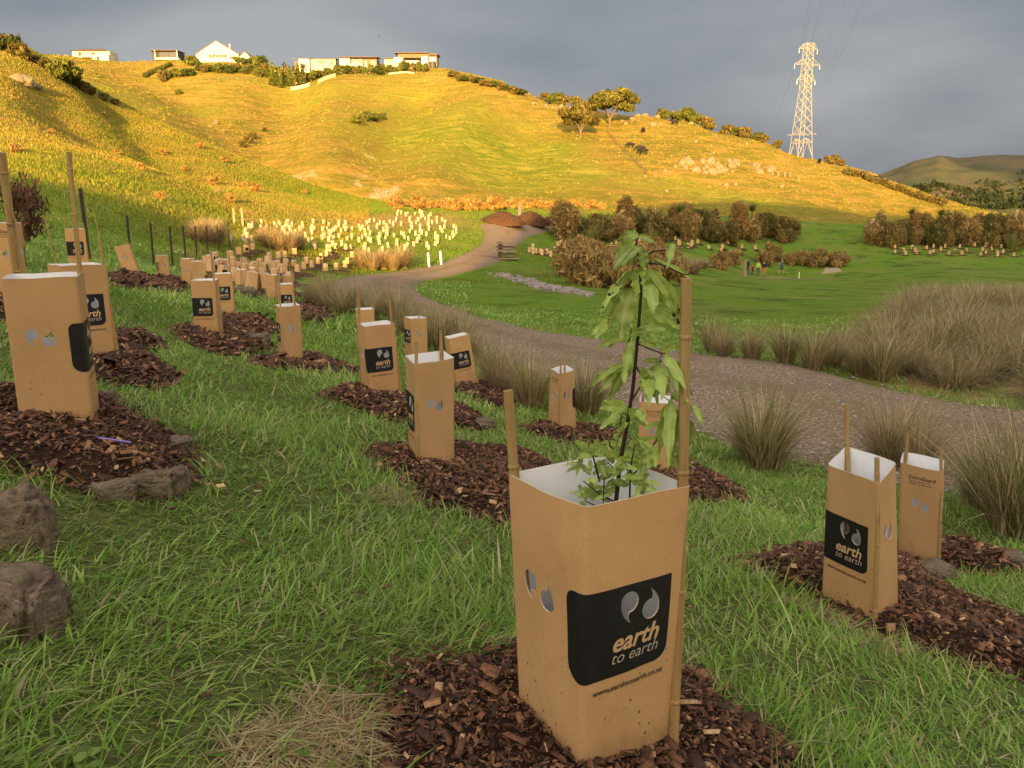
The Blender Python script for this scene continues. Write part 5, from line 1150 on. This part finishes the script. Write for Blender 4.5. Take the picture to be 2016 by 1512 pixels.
house(706, 136, 395, 'long low brown and cream house with deep porch, second from right', [(-8.4, 8.4, 1.5, 9, -5, 5.0, M_CLAD), (-8.6, -4, .2, 2, -5, 4.8, M_WALLW), (-3.6, 2, -.8, 1.5, -5, 2.4, M_WALLW)], [('flat', -9, 9, -.8, 9.6, 5.0, 5.9, M_ROOFB)], [(-3.4, 1.8, 2.8, 4.6, 1.45), (2.4, 4, .8, 4.2, 1.45), (5.2, 7.8, .8, 4.2, 1.45)])
house(808, 136, 390, 'largest brown house with upper glazed storey, rightmost on the hill', [(-6, 12, 3, 12, -5, 7.2, M_CLAD), (-12, -4, 1, 9, -5, 4.6, M_CREAM), (-7.4, -3.4, -.4, 4, -5, 5.0, M_WALLW), (-3, 4.4, -.6, 3, -5, 2.2, M_WALLW)], [('flat', -7.5, 8.2, 1.6, 12.5, 7.3, 7.7, M_ROOFG), ('flat', 8.2, 12.8, 1.6, 12.5, 6.5, 7.0, M_ROOFG), ('flat', -12.4, -4, .2, 9, 4.6, 5.0, M_ROOFB), ('flat', -3, 4.6, -1, 3, 4.6, 4.8, M_ROOFB)], [(-2.4, 3.8, 2.6, 4.3, 2.3), (4.8, 7.6, 2.6, 6.0, 2.95), (8.6, 11.4, 2.2, 5.6, 2.95), (-4.6, -4, 1, 4, -.45)])
# water tank and retaining walls
m_ = MB(); m_.tube([(0, 0, -1), (0, 0, 2.6), (0, 0, 3.0)], [1.6, 1.6, .6], 14); tk = m_.build('water_tank', simple('tank_plastic', (.05, .05, .05), .5), None, smooth=False, loc=at(852, 134, 385)); tag(tk, 'dark round water tank right of the largest house', 'water tank')
def bank_wall(p0, p1, hh, label):
    A, B = hit(*p0), hit(*p1); b = MB(); n = 8; V = []
    for i in range(n+1):
        q = A.lerp(B, i/n); z = h(q.x, q.y); V += [(q.x, q.y, z-1), (q.x, q.y, z+hh), (q.x, q.y+.6, z+hh), (q.x, q.y+.6, z-1)]
    F = [(i*4+k, (i+1)*4+k, (i+1)*4+(k+1) % 4, i*4+(k+1) % 4) for i in range(n) for k in range(4)]+[(0, 1, 2, 3), (n*4+3, n*4+2, n*4+1, n*4)]
    b.add(V, F); tag(b.build('retaining_wall', M_CREAM), label, 'retaining wall', 'pale retaining walls')
bank_wall((572, 178), (610, 169), 1.4, 'pale low retaining wall below the conifers, the left lower one'); bank_wall((626, 165), (661, 152), 1.6, 'pale low retaining wall below the conifers, the right upper one')
bank_wall((765, 147), (815, 146), .7, 'pale low garden wall before the largest house')
# garden planting
CON = [tree_parts(540+k, 2.6, 6.0, c, 900, .3, 0.) for k, c in enumerate((GREEN, DKG))]
def conifer_parts(seed, cols):
    g = np.random.default_rng(seed); L_ = [(0, 0, 7.5*(k+.7)/9, 1.25*(1-k/9.5)+.15, 1.25*(1-k/9.5)+.15, .6) for k in range(9)]
    V, F, C = foliage(g, L_, 1500, .28, cols, stretch=1.6); m_ = MB(); m_.tube([(0, 0, -.5), (0, 0, 6)], [.16, .03], 5); return mesh('crown', V, F, M_FOL, colr=C), m_.me('trunk', M_BARK)
CONIF = [conifer_parts(560, GREEN), conifer_parts(561, DKG+OLIVE[:1])]
for i, px in enumerate([537,545,553,562,571,580,588,597]):
    p = hit(px, 168+(i % 3)*2); e = empty('conifer', p, i, random.uniform(.9, 1.25)); tag(e, 'upright conifer in the dark row below the boxy cream house', 'conifer', 'conifers below the houses'); obj('crown', CONIF[i % 2][0], e); obj('trunk', CONIF[i % 2][1], e)
gs = [(385,125),(372,130),(392,140),(405,142),(418,140),(430,143),(442,140),(452,145),(466,142),(480,145),(492,140),(505,132),(515,128),(522,140),(330,155),(345,150),(358,152),(372,150),(318,160),(510,150),(522,152),(612,160),(622,156),(634,152),(648,148),(662,148),(672,143),(684,146),(696,145),(708,144),(720,145),(732,144),(745,148),(752,140),(765,142),(778,143),(790,143),(800,142),(812,143),(825,140),(838,142),(470,125),(485,128),(498,124)]
for i, (px, py) in enumerate(gs): plant('garden_shrub', RB[(0, 3, 2, 1, 0)[i % 5]], hit(px, py), 'garden shrub in the green belt below the hilltop houses', 'shrub', 'garden shrubs below the houses', random.uniform(.55, .95), sz=random.uniform(.7, 1.2))
for i in range(15):
    t_ = i/14; plant('garden_shrub', RB[0], hit(284+t_*52, 152-t_*22), 'small clipped shrub in the slanting row below the dark balcony house', 'shrub', 'slanting shrub row', .32, sz=.5)

# ------------------------------------------------------------------ pylon and lines
M_STEEL = simple('painted_steel', (.33, .31, .26), .6, 2, .08); M_WIRE = simple('wire', (.07, .07, .08), .5, 5, .1); M_INS = simple('insulator_glass', (.5, .5, .48), .3, 5, .1)
def pylon():
    b0 = on(1576, 300, 305); e = empty('pylon', b0, R(14)); tag(e, 'tall pale lattice power pylon on the skyline at right', 'pylon')
    Ht = at(1576, 86, 300).z-b0.z; Z = [0, .13, .205, .30, .39, .47, .55, .62]; hw = lambda f: 2.9+(1.45-2.9)*f/.62 if f < .62 else 1.45+(1.25-1.45)*(f-.62)/.38
    Z += [.68, .75, .82, .885, .95, 1.0]; W_ = .10
    for sx in (-1, 1):
        for sy in (-1, 1):
            q = b0+Vector((sx*2.9, sy*2.9, 0)); m_ = MB(); dz = min(0, h(q.x, q.y)-b0.z)-1
            pts = [(sx*2.95, sy*2.95, dz)]+[(sx*hw(f), sy*hw(f), f*Ht) for f in Z]
            for a, b in zip(pts, pts[1:]): m_.bar(a, b, W_*1.25)
            m_.build('leg', M_STEEL, e)
    for (ax, sg) in ((0, -1), (0, 1), (1, -1), (1, 1)):
        m_ = MB()
        def pt(s_, f): w_ = hw(f); return (s_*w_, sg*w_, f*Ht) if ax == 0 else (sg*w_, s_*w_, f*Ht)
        for f0, f1 in zip(Z, Z[1:]):
            if f0 == 0:
                m_.bar(pt(-1, 0), pt(0, .17), W_); m_.bar(pt(1, 0), pt(0, .17), W_); m_.bar(pt(-1, .13), pt(1, .13), W_*.8); m_.bar(pt(-.55, .08), pt(-1, .08), W_*.7); m_.bar(pt(.55, .08), pt(1, .08), W_*.7)
            elif f0 == .13: m_.bar(pt(-1, f0), pt(0, .17), W_*.8); m_.bar(pt(1, f0), pt(0, .17), W_*.8); m_.bar(pt(-1, f1), pt(1, f1), W_)
            else: m_.bar(pt(-1, f0), pt(1, f1), W_); m_.bar(pt(1, f0), pt(-1, f1), W_)
            if f1 in (.62, .68, .82, .95, 1.0): m_.bar(pt(-1, f1), pt(1, f1), W_)
        m_.build('lattice_face', M_STEEL, e)
    m_ = MB()
    for sg in (-1, 1): m_.bar((-4.2, sg*2.6, .205*Ht), (4.2, sg*2.6, .205*Ht), .12); m_.bar((sg*2.6, -4.2, .205*Ht), (sg*2.6, 4.2, .205*Ht), .12)
    m_.build('climbing_guard', M_STEEL, e)
    tips = []
    for (f, L_) in ((.685, 3.6), (.82, 5.0), (.955, 3.6)):
        for sg in (-1, 1):
            w_ = hw(f); tip = Vector((sg*L_, 0, f*Ht)); m_ = MB()
            for sy in (-1, 1):
                m_.bar((sg*w_, sy*w_, f*Ht), tip, W_*.9); m_.bar((sg*w_, sy*w_, (f+.05)*Ht), tip, W_*.9); m_.bar((sg*(w_+L_)/2, sy*w_*.5, f*Ht), (sg*w_, sy*w_, (f+.05)*Ht), W_*.6)
            m_.build('cross_arm', M_STEEL, e); m_ = MB(); m_.tube([tip, tip+Vector((0, 0, -.5)), tip+Vector((0, 0, -1.6))], [.06, .14, .12], 6); m_.build('insulator', M_INS, e); tips.append(tip+Vector((0, 0, -1.6)))
    tips.append(Vector((0, 0, Ht)))
    M_ = Matrix.Rotation(R(14), 3, 'Z')
    for k, tp in enumerate(tips):
        A = b0+M_@tp
        for (B, sag, lb) in ((A+Vector((-128, -400, 22)), 22, 'thin power line running from the pylon up towards the viewer'), (A+Vector((75, 330, -16)), 16, 'thin power line running from the pylon down behind the hill')):
            pts = [A.lerp(B, t/30)-Vector((0, 0, 4*sag*(t/30)*(1-t/30))) for t in range(31)]; m_ = MB(); m_.tube([q-A for q in pts], .012, 5); tag(m_.build('power_line', M_WIRE, loc=A), lb, 'power line', 'power lines')
pylon()

# ------------------------------------------------------------------ cattle
M_COW = simple('black_hide', (.018, .014, .012), .7, 3, .4)
def cow_mesh(grazing=True):
    bm = bmesh.new(); me = bpy.data.meshes.new('cow'); sk = []
    J = {'rump': (-1.0, 0, 1.2, .30), 'hip': (-.8, 0, 1.18, .37), 'belly': (-.2, 0, 1.08, .43), 'chest': (.45, 0, 1.08, .40), 'shoulder': (.72, 0, 1.12, .33), 'neck': (1.05, 0, 1.0 if grazing else 1.35, .20), 'poll': (1.3, 0, .62 if grazing else 1.5, .16), 'muzzle': (1.5, 0, .25 if grazing else 1.28, .10)}
    E = [('rump', 'hip'), ('hip', 'belly'), ('belly', 'chest'), ('chest', 'shoulder'), ('shoulder', 'neck'), ('neck', 'poll'), ('poll', 'muzzle')]
    for s, n in ((-1, 'l'), (1, 'r')):
        J['ha'+n] = (-.85, s*.22, .85, .19); J['hb'+n] = (-.78, s*.23, .62, .12); J['hc'+n] = (-.95, s*.23, .42, .075); J['hd'+n] = (-.90, s*.23, .0, .07); E += [('hip', 'ha'+n), ('ha'+n, 'hb'+n), ('hb'+n, 'hc'+n), ('hc'+n, 'hd'+n)]
        J['fa'+n] = (.55, s*.2, .75, .15); J['fb'+n] = (.58, s*.2, .40, .085); J['fc'+n] = (.56, s*.2, .0, .07); E += [('chest', 'fa'+n), ('fa'+n, 'fb'+n), ('fb'+n, 'fc'+n)]
        J['ea'+n] = (1.22, s*.28, .72 if grazing else 1.55, .05); E.append(('poll', 'ea'+n))
    J['ta'] = (-1.12, 0, 1.0, .05); J['tb'] = (-1.14, 0, .45, .05); E += [('rump', 'ta'), ('ta', 'tb')]
    return skin(J, E, 'cow', M_COW)
def skin(J, E, name, mat, sub=1, root=None):
    ks = list(J); me = bpy.data.meshes.new(name); me.from_pydata([J[k][:3] for k in ks], [(ks.index(a), ks.index(b)) for a, b in E], []); o = bpy.data.objects.new(name, me); col.objects.link(o)
    m1 = o.modifiers.new('s', 'SKIN'); 
    if not me.skin_vertices:
        bm = bmesh.new(); bm.from_mesh(me); bm.verts.layers.skin.verify(); bm.to_mesh(me); bm.free()
    for i, k in enumerate(ks): r_ = J[k][3]; me.skin_vertices[0].data[i].radius = (r_, r_); me.skin_vertices[0].data[i].use_root = (i == 0)
    m2 = o.modifiers.new('b', 'SUBSURF'); m2.levels = sub; m2.render_levels = sub
    dg = bpy.context.evaluated_depsgraph_get(); nm = bpy.data.meshes.new_from_object(o.evaluated_get(dg)); bpy.data.objects.remove(o)
    nm.name = name; nm.materials.clear()
    for m_ in (mat if isinstance(mat, (list, tuple)) else [mat]): nm.materials.append(m_)
    for p_ in nm.polygons: p_.use_smooth = True
    return nm
COWS = [cow_mesh(True), cow_mesh(False)]
for (px, py, k, rz, lb) in [(1327,247,1,2.6,'black cow standing highest on the rocky hill face'),(1266,262,0,4.3,'black cow beside a pale boulder below the highest cow'),(1240,292,0,3.6,'small black cow grazing left of the overlapping pair'),(1260,299,0,3.2,'black cow at the back of the overlapping pair on the hill'),(1265,305,0,2.6,'black cow at the front of the overlapping pair on the hill'),(1613,323,0,1.4,'black cow on the skyline right at the foot of the pylon'),(1729,357,1,3.0,'dark cow among the skyline scrub right of the pylon')]:
    p = hit(px, py); o = tag(obj('cow', COWS[k], None, p, rz), lb, 'cow', 'black cattle on the hill'); o.scale = (1.25,)*3

# ------------------------------------------------------------------ walkers
def fabric(n, c): return simple(n, c, .9, 12, .15)
M_SKIN = simple('skin', (.45, .27, .18), .6, 8, .05); M_HAIR = simple('dark_hair', (.03, .02, .015), .6, 20, .3); M_SHOE = simple('dark_shoes', (.03, .03, .03), .6)
def person(px, py, hh, top, legs, label, rz=0., stride=.12, bare=False, pack=None):
    s = hh/1.72
    J = {'pelvis': (0, 0, .95, .15), 'waist': (0, 0, 1.10, .13), 'chest': (0, .01, 1.32, .16), 'neck': (0, 0, 1.47, .06), 'head': (0, -.02, 1.56, .09), 'crown': (0, -.01, 1.66, .085)}
    E = [('pelvis', 'waist'), ('waist', 'chest'), ('chest', 'neck'), ('neck', 'head'), ('head', 'crown')]
    for sg, n in ((-1, 'l'), (1, 'r')):
        st = stride*sg
        J['hip'+n] = (sg*.10, 0, .86, .10); J['knee'+n] = (sg*.10, -st*.9-.02, .48, .065); J['ank'+n] = (sg*.10, -st, .09, .045); J['toe'+n] = (sg*.11, -st-.15, .04, .045)
        J['sh'+n] = (sg*.19, 0, 1.38, .065); J['elb'+n] = (sg*.26, st*.5+.03, 1.10, .045); J['wri'+n] = (sg*.25, st*.5-.10, .88, .033); J['han'+n] = (sg*.25, st*.5-.13, .80, .04)
        E += [('pelvis', 'hip'+n), ('hip'+n, 'knee'+n), ('knee'+n, 'ank'+n), ('ank'+n, 'toe'+n), ('chest', 'sh'+n), ('sh'+n, 'elb'+n), ('elb'+n, 'wri'+n), ('wri'+n, 'han'+n)]
    me = skin(J, E, 'body', [top, legs, M_SKIN, M_SHOE, M_HAIR], 2)
    for f in me.polygons:
        c = f.center; z = c.z; side = abs(c.x)
        if z > 1.44: m_ = 4 if (z > 1.62 or c.y > .03) and z > 1.5 else 2
        elif side > .19 and z < .92: m_ = 2
        elif z > .98 or (side > .18 and z > .9): m_ = 0
        elif z > (.55 if bare else .12): m_ = 1
        elif z > .12: m_ = 2
        else: m_ = 3
        f.material_index = m_
    p = hit(px, py); e = empty('person', p, rz, s); tag(e, label, 'person', 'walkers on the lawn'); obj('body', me, e)
    if pack:
        b = MB(); b.tube([(0, .16, 1.02), (0, .21, 1.08), (0, .22, 1.30), (0, .17, 1.42)], [.08, .14, .14, .08], 8); b.build('backpack', pack, e, smooth=True)
person(1471, 541, 1.6, fabric('dark_jacket', (.03, .03, .045)), fabric('dark_trousers', (.03, .03, .05)), 'person in dark clothes with a dark pack, leftmost of the group on the lawn', .4, .08, pack=fabric('black_pack', (.02, .02, .02)))
person(1481, 542, 1.15, fabric('maroon_top', (.20, .03, .03)), fabric('navy_trousers', (.03, .03, .06)), 'short person in maroon top, second from left in the group', .2, .06)
person(1492, 543, 1.6, fabric('lime_top', (.45, .50, .06)), fabric('grey_trousers', (.10, .09, .09)), 'person in lime yellow top, third from left in the group', -.2, .08)
person(1503, 544, 1.68, fabric('black_top', (.025, .022, .03)), fabric('orange_shorts', (.62, .12, .05)), 'person in black top and orange shorts, rightmost of the group', .1, .1, True)
person(1538, 541, 1.66, fabric('blue_top', (.05, .07, .16)), fabric('dark_shorts', (.04, .04, .06)), 'person in blue top and shorts walking apart at right of the group', 1.3, .28, True, pack=fabric('grey_pack', (.2, .2, .22)))

# ------------------------------------------------------------------ fences, posts, stile, heaps and small things
M_POST = simple('dark_steel_post', (.045, .028, .020), .7, 10, .3); M_TIMB = simple('pale_timber', (.30, .21, .12), .85, 12, .2); M_OLDT = simple('dark_timber', (.13, .085, .05), .9, 12, .3); M_WPOST = simple('white_post', (.80, .78, .75), .6, 10, .05); M_CONC = simple('concrete', (.30, .24, .16), .9, 6, .15)
def fence(base, hh, label, r=.022, wires=5, mat=None, group='wire fences', wr=.0035):
    P_ = [hit(*q) for q in base]; e = empty('wire_fence', P_[0]); tag(e, label, 'fence', group)
    for p in P_: m_ = MB(); m_.bar((0, 0, -.2), (random.uniform(-.03, .03), 0, hh), r*2); m_.build('post', mat or M_POST, e, loc=p-P_[0])
    for k in range(wires):
        z = hh*(.2+.75*k/max(wires-1, 1)); m_ = MB(); m_.tube([p-P_[0]+Vector((0, 0, z)) for p in P_], wr, 4); m_.build('wire', M_WIRE, e)
fence([(178,522),(258,524),(303,526),(340,522),(366,516),(388,510),(410,502),(432,494),(452,484)], 1.15, 'dark steel post wire fence running up behind the left planting')
fence([(1196,262),(1204,272),(1213,284),(1222,293),(1232,302),(1242,312),(1252,322),(1262,332),(1272,343)], 1.2, 'wire fence running down the hill face left of the cattle', .10, 3, M_OLDT, wr=.03)
fence([(1521,345),(1532,347),(1545,348),(1555,349),(1572,356)], 1.5, 'short timber fence below the pylon', .14, 3, M_TIMB, wr=.03)
fence([(700,150),(720,150),(740,148),(760,147),(780,146),(800,146),(820,146),(840,148),(865,150)], 1.2, 'garden fence before the rightmost houses', .07, 2, M_TIMB, wr=.03)
fence([(358,162),(372,162),(385,161),(398,160),(412,160),(430,159),(448,159),(466,158),(485,158),(505,160),(525,166)], 1.2, 'pale post fence below the gabled house', .07, 2, M_TIMB, wr=.03)
def stile():
    p = hit(480, 447); e = empty('stile', p, .15); tag(e, 'timber stile of pale posts and dark gate left of the sunlit planting', 'stile')
    for x in (-.55, -.05): m_ = MB(); m_.box((x, 0, .55), (.14, .14, 1.3)); m_.build('post', M_TIMB, e)
    m_ = MB(); m_.box((.6, 0, .55), (.1, .1, 1.1)); m_.build('gate_post', M_OLDT, e)
    for z in (.5, .95): m_ = MB(); m_.box((.3, -.02, z), (.7, .05, .1)); m_.build('rail', M_OLDT, e)
stile()
for (px, py, lb) in [(845,527,'white marker post at the path edge, left one of two'),(869,523,'white marker post at the path edge, right one of two')]: p = hit(px, py); m_ = MB(); m_.tube([(0, 0, -.1), (-.05, 0, .8), (-.05, 0, .83)], [.06, .06, .03], 8); tag(m_.build('marker_post', M_WPOST, loc=p), lb, 'marker post', 'white marker posts')
p = hit(1573, 548); m_ = MB(); m_.tube([(0, 0, -.1), (0, 0, .7)], .05, 6); tag(m_.build('marker_post', M_WPOST, loc=p), 'short white peg on the lawn right of the walkers', 'marker post')
p = hit(1466, 545); m_ = MB(); m_.box((0, 0, .7), (.16, .12, 1.5)); tag(m_.build('timber_post', M_TIMB, loc=p), 'square pale timber post left of the group of walkers', 'post')
p = hit(1757, 492); m_ = MB(); m_.tube([(0, 0, 0), (0, 0, 2.2)], .03, 5); tag(m_.build('bamboo_cane', M_BAMBOO, loc=hit(1938, 490)), 'tall thin cane before the right hedge', 'cane')
p = hit(1640, 537); m_ = MB(); m_.add([(-1.2, 0, -.2), (1.2, 0, -.2), (.75, .25, .5), (-.75, .25, .5), (-1.2, .6, -.2), (1.2, .6, -.2), (.75, .6, .5), (-.75, .6, .5)], [(0, 1, 2, 3), (3, 2, 6, 7), (1, 5, 6, 2), (4, 0, 3, 7), (5, 4, 7, 6)]); tag(m_.build('culvert_headwall', M_CONC, loc=p), 'sloping sandy concrete slab among shrubs right of the walkers', 'headwall')
M_DIRT = simple('worn_earth', (.20, .15, .09), .95, 3, .3)
# gravel strip beneath the walkers
A = [hit(1462, 541), hit(1500, 546), hit(1545, 548), hit(1600, 550), hit(1640, 549)]; V = []
A = [A[i].lerp(A[i+1], t/5) for i in range(4) for t in range(5)]+[A[4]]
for q in A: V += [(q.x, q.y-.3, h(q.x, q.y-.3)+.03), (q.x, q.y+.5, h(q.x, q.y+.5)+.03)]
tag(obj('footpath', mesh('footpath', V, [(i*2, i*2+2, i*2+3, i*2+1) for i in range(20)], M_DIRT)), 'narrow pale footpath under the walkers', kind='structure')
# mulch heaps
def heap(px, py, wpx, hpx, label, seed):
    p = hit(px, py); w_ = wpx/FPX*p.y; hh = hpx/FPX*p.y; n = 30; m = 9; V = []; F = []
    for j in range(m):
        f = j/(m-1)
        for k in range(n): a = 6.283*k/n; r_ = w_*.5*(1-f)*(1+.12*float(vnoise(math.cos(a)*2+seed, math.sin(a)*2, seed))); V.append((math.cos(a)*r_, math.sin(a)*r_*.7, hh*(1-(1-f)**1.7)-.15*(j == 0)+float(fbm(math.cos(a)*3*(1-f), math.sin(a)*3*(1-f), seed, 3))*.14*hh))
    F = [(j*n+k, j*n+(k+1) % n, (j+1)*n+(k+1) % n, (j+1)*n+k) for j in range(m-1) for k in range(n)]
    tag(obj('mulch_heap', mesh('mulch_heap', V, F, M_CHIPFAR, smooth=False), None, p), label, 'mulch heap', 'mulch heaps')
heap(985, 441, 95, 24, 'leftmost sunlit heap of red brown mulch beside the track', 2); heap(1042, 441, 75, 26, 'middle dark heap of mulch beside the track', 5); heap(1085, 441, 50, 15, 'rightmost low dark heap of mulch beside the track', 8)
p = hit(1023, 428); m_ = MB(); m_.tube([(0, 0, -.3), (0, 0, .5), (.05, 0, 1.0), (.05, 0, 1.2)], [.22, .24, .22, .1], 8); tag(m_.build('marker_stone', simple('grey_stone', (.16, .14, .14), .9, 6, .2), loc=p), 'upright grey stone post behind the middle mulch heap', 'stone post')
# stack of boards at the track edge
p = hit(1000, 512); e = empty('board_stack', p, .3); tag(e, 'low stack of timber boards at the track edge', 'board stack')
for k in range(5): m_ = MB(); m_.box((random.uniform(-.1, .1)-k*.02, 0, .12+k*.24), (1.3-k*.08, .9, .08), random.uniform(-.1, .1)); m_.build('board', M_OLDT if k % 2 else M_TIMB, e)
m_ = MB(); m_.box((-.5, 0, .55), (.12, .6, 1.2)); m_.build('upright', M_OLDT, e)
# stones of the drain in the lawn
def drain():
    V = []; F = []; g = np.random.default_rng(95); A = [hit(985, 538), hit(1040, 555), hit(1090, 570), hit(1145, 580)]
    for k in range(260):
        t = g.random()**.75; i = min(int(t*3), 2); q = A[i].lerp(A[i+1], t*3-i); x = q.x+g.normal(0, .3); y = q.y+g.normal(0, .3)*1.3; s = g.uniform(.07, .17); b = len(V); z = h(x, y)
        d = g.normal(size=(8, 3))*.18+HEXV*1.6; V += [(x+c[0]*s, y+c[1]*s, z+.04+c[2]*s*.6) for c in d]; F += [tuple(b+j for j in f) for f in HEXF]
    tag(obj('drain_stones', mesh('drain_stones', V, F, M_GST)), 'grey stones lining the shallow drain across the lawn', 'stones', kind='stuff')
M_GST = simple('grey_stones', (.26, .22, .19), .9, 3, .4)
drain()
# loose stones on the near track
def track_stones(n, g):
    u = g.random(n); idx_ = g.integers(8, 56, n); f = g.random(n); V = np.zeros((n, 3))
    for i in range(n): q = EO[idx_[i]].lerp(EO[idx_[i]+1], u[i]).lerp(EI[idx_[i]].lerp(EI[idx_[i]+1], u[i]), f[i]); V[i] = (q.x, q.y, 0)
    V[:, 2] = H(V[:, 0], V[:, 1])+.035*np.sin(np.pi*f)+.022; s = g.uniform(.015, .05, n); VV, F = chips(V, s, g, .2); c = np.array([(.36, .31, .26), (.25, .19, .15), (.20, .11, .08), (.44, .39, .33)])[g.integers(0, 4, n)]
    tag(obj('track_stones', mesh('track_stones', VV, F, M_CHIP, colr=np.repeat(c, 8, 0))), 'loose stones on the gravel track', 'stones', kind='stuff')
track_stones(6000, np.random.default_rng(97))
# a bird high above the hill
p = at(745, 72, 200); m_ = MB(); m_.tube([(-.25, 0, 0), (0, 0, .02), (.3, 0, 0)], [.02, .07, .02], 6); m_.add([(0, 0, .03), (.12, .0, .03), (-.1, .55, .22), (-.2, .5, .2)], [(0, 1, 2, 3)]); m_.add([(0, 0, .03), (.12, .0, .03), (-.1, -.55, .22), (-.2, -.5, .2)], [(3, 2, 1, 0)]); tag(m_.build('bird', M_HAIR, loc=p, rz=1.2), 'tiny dark bird flying in the sky above the hill', 'bird')
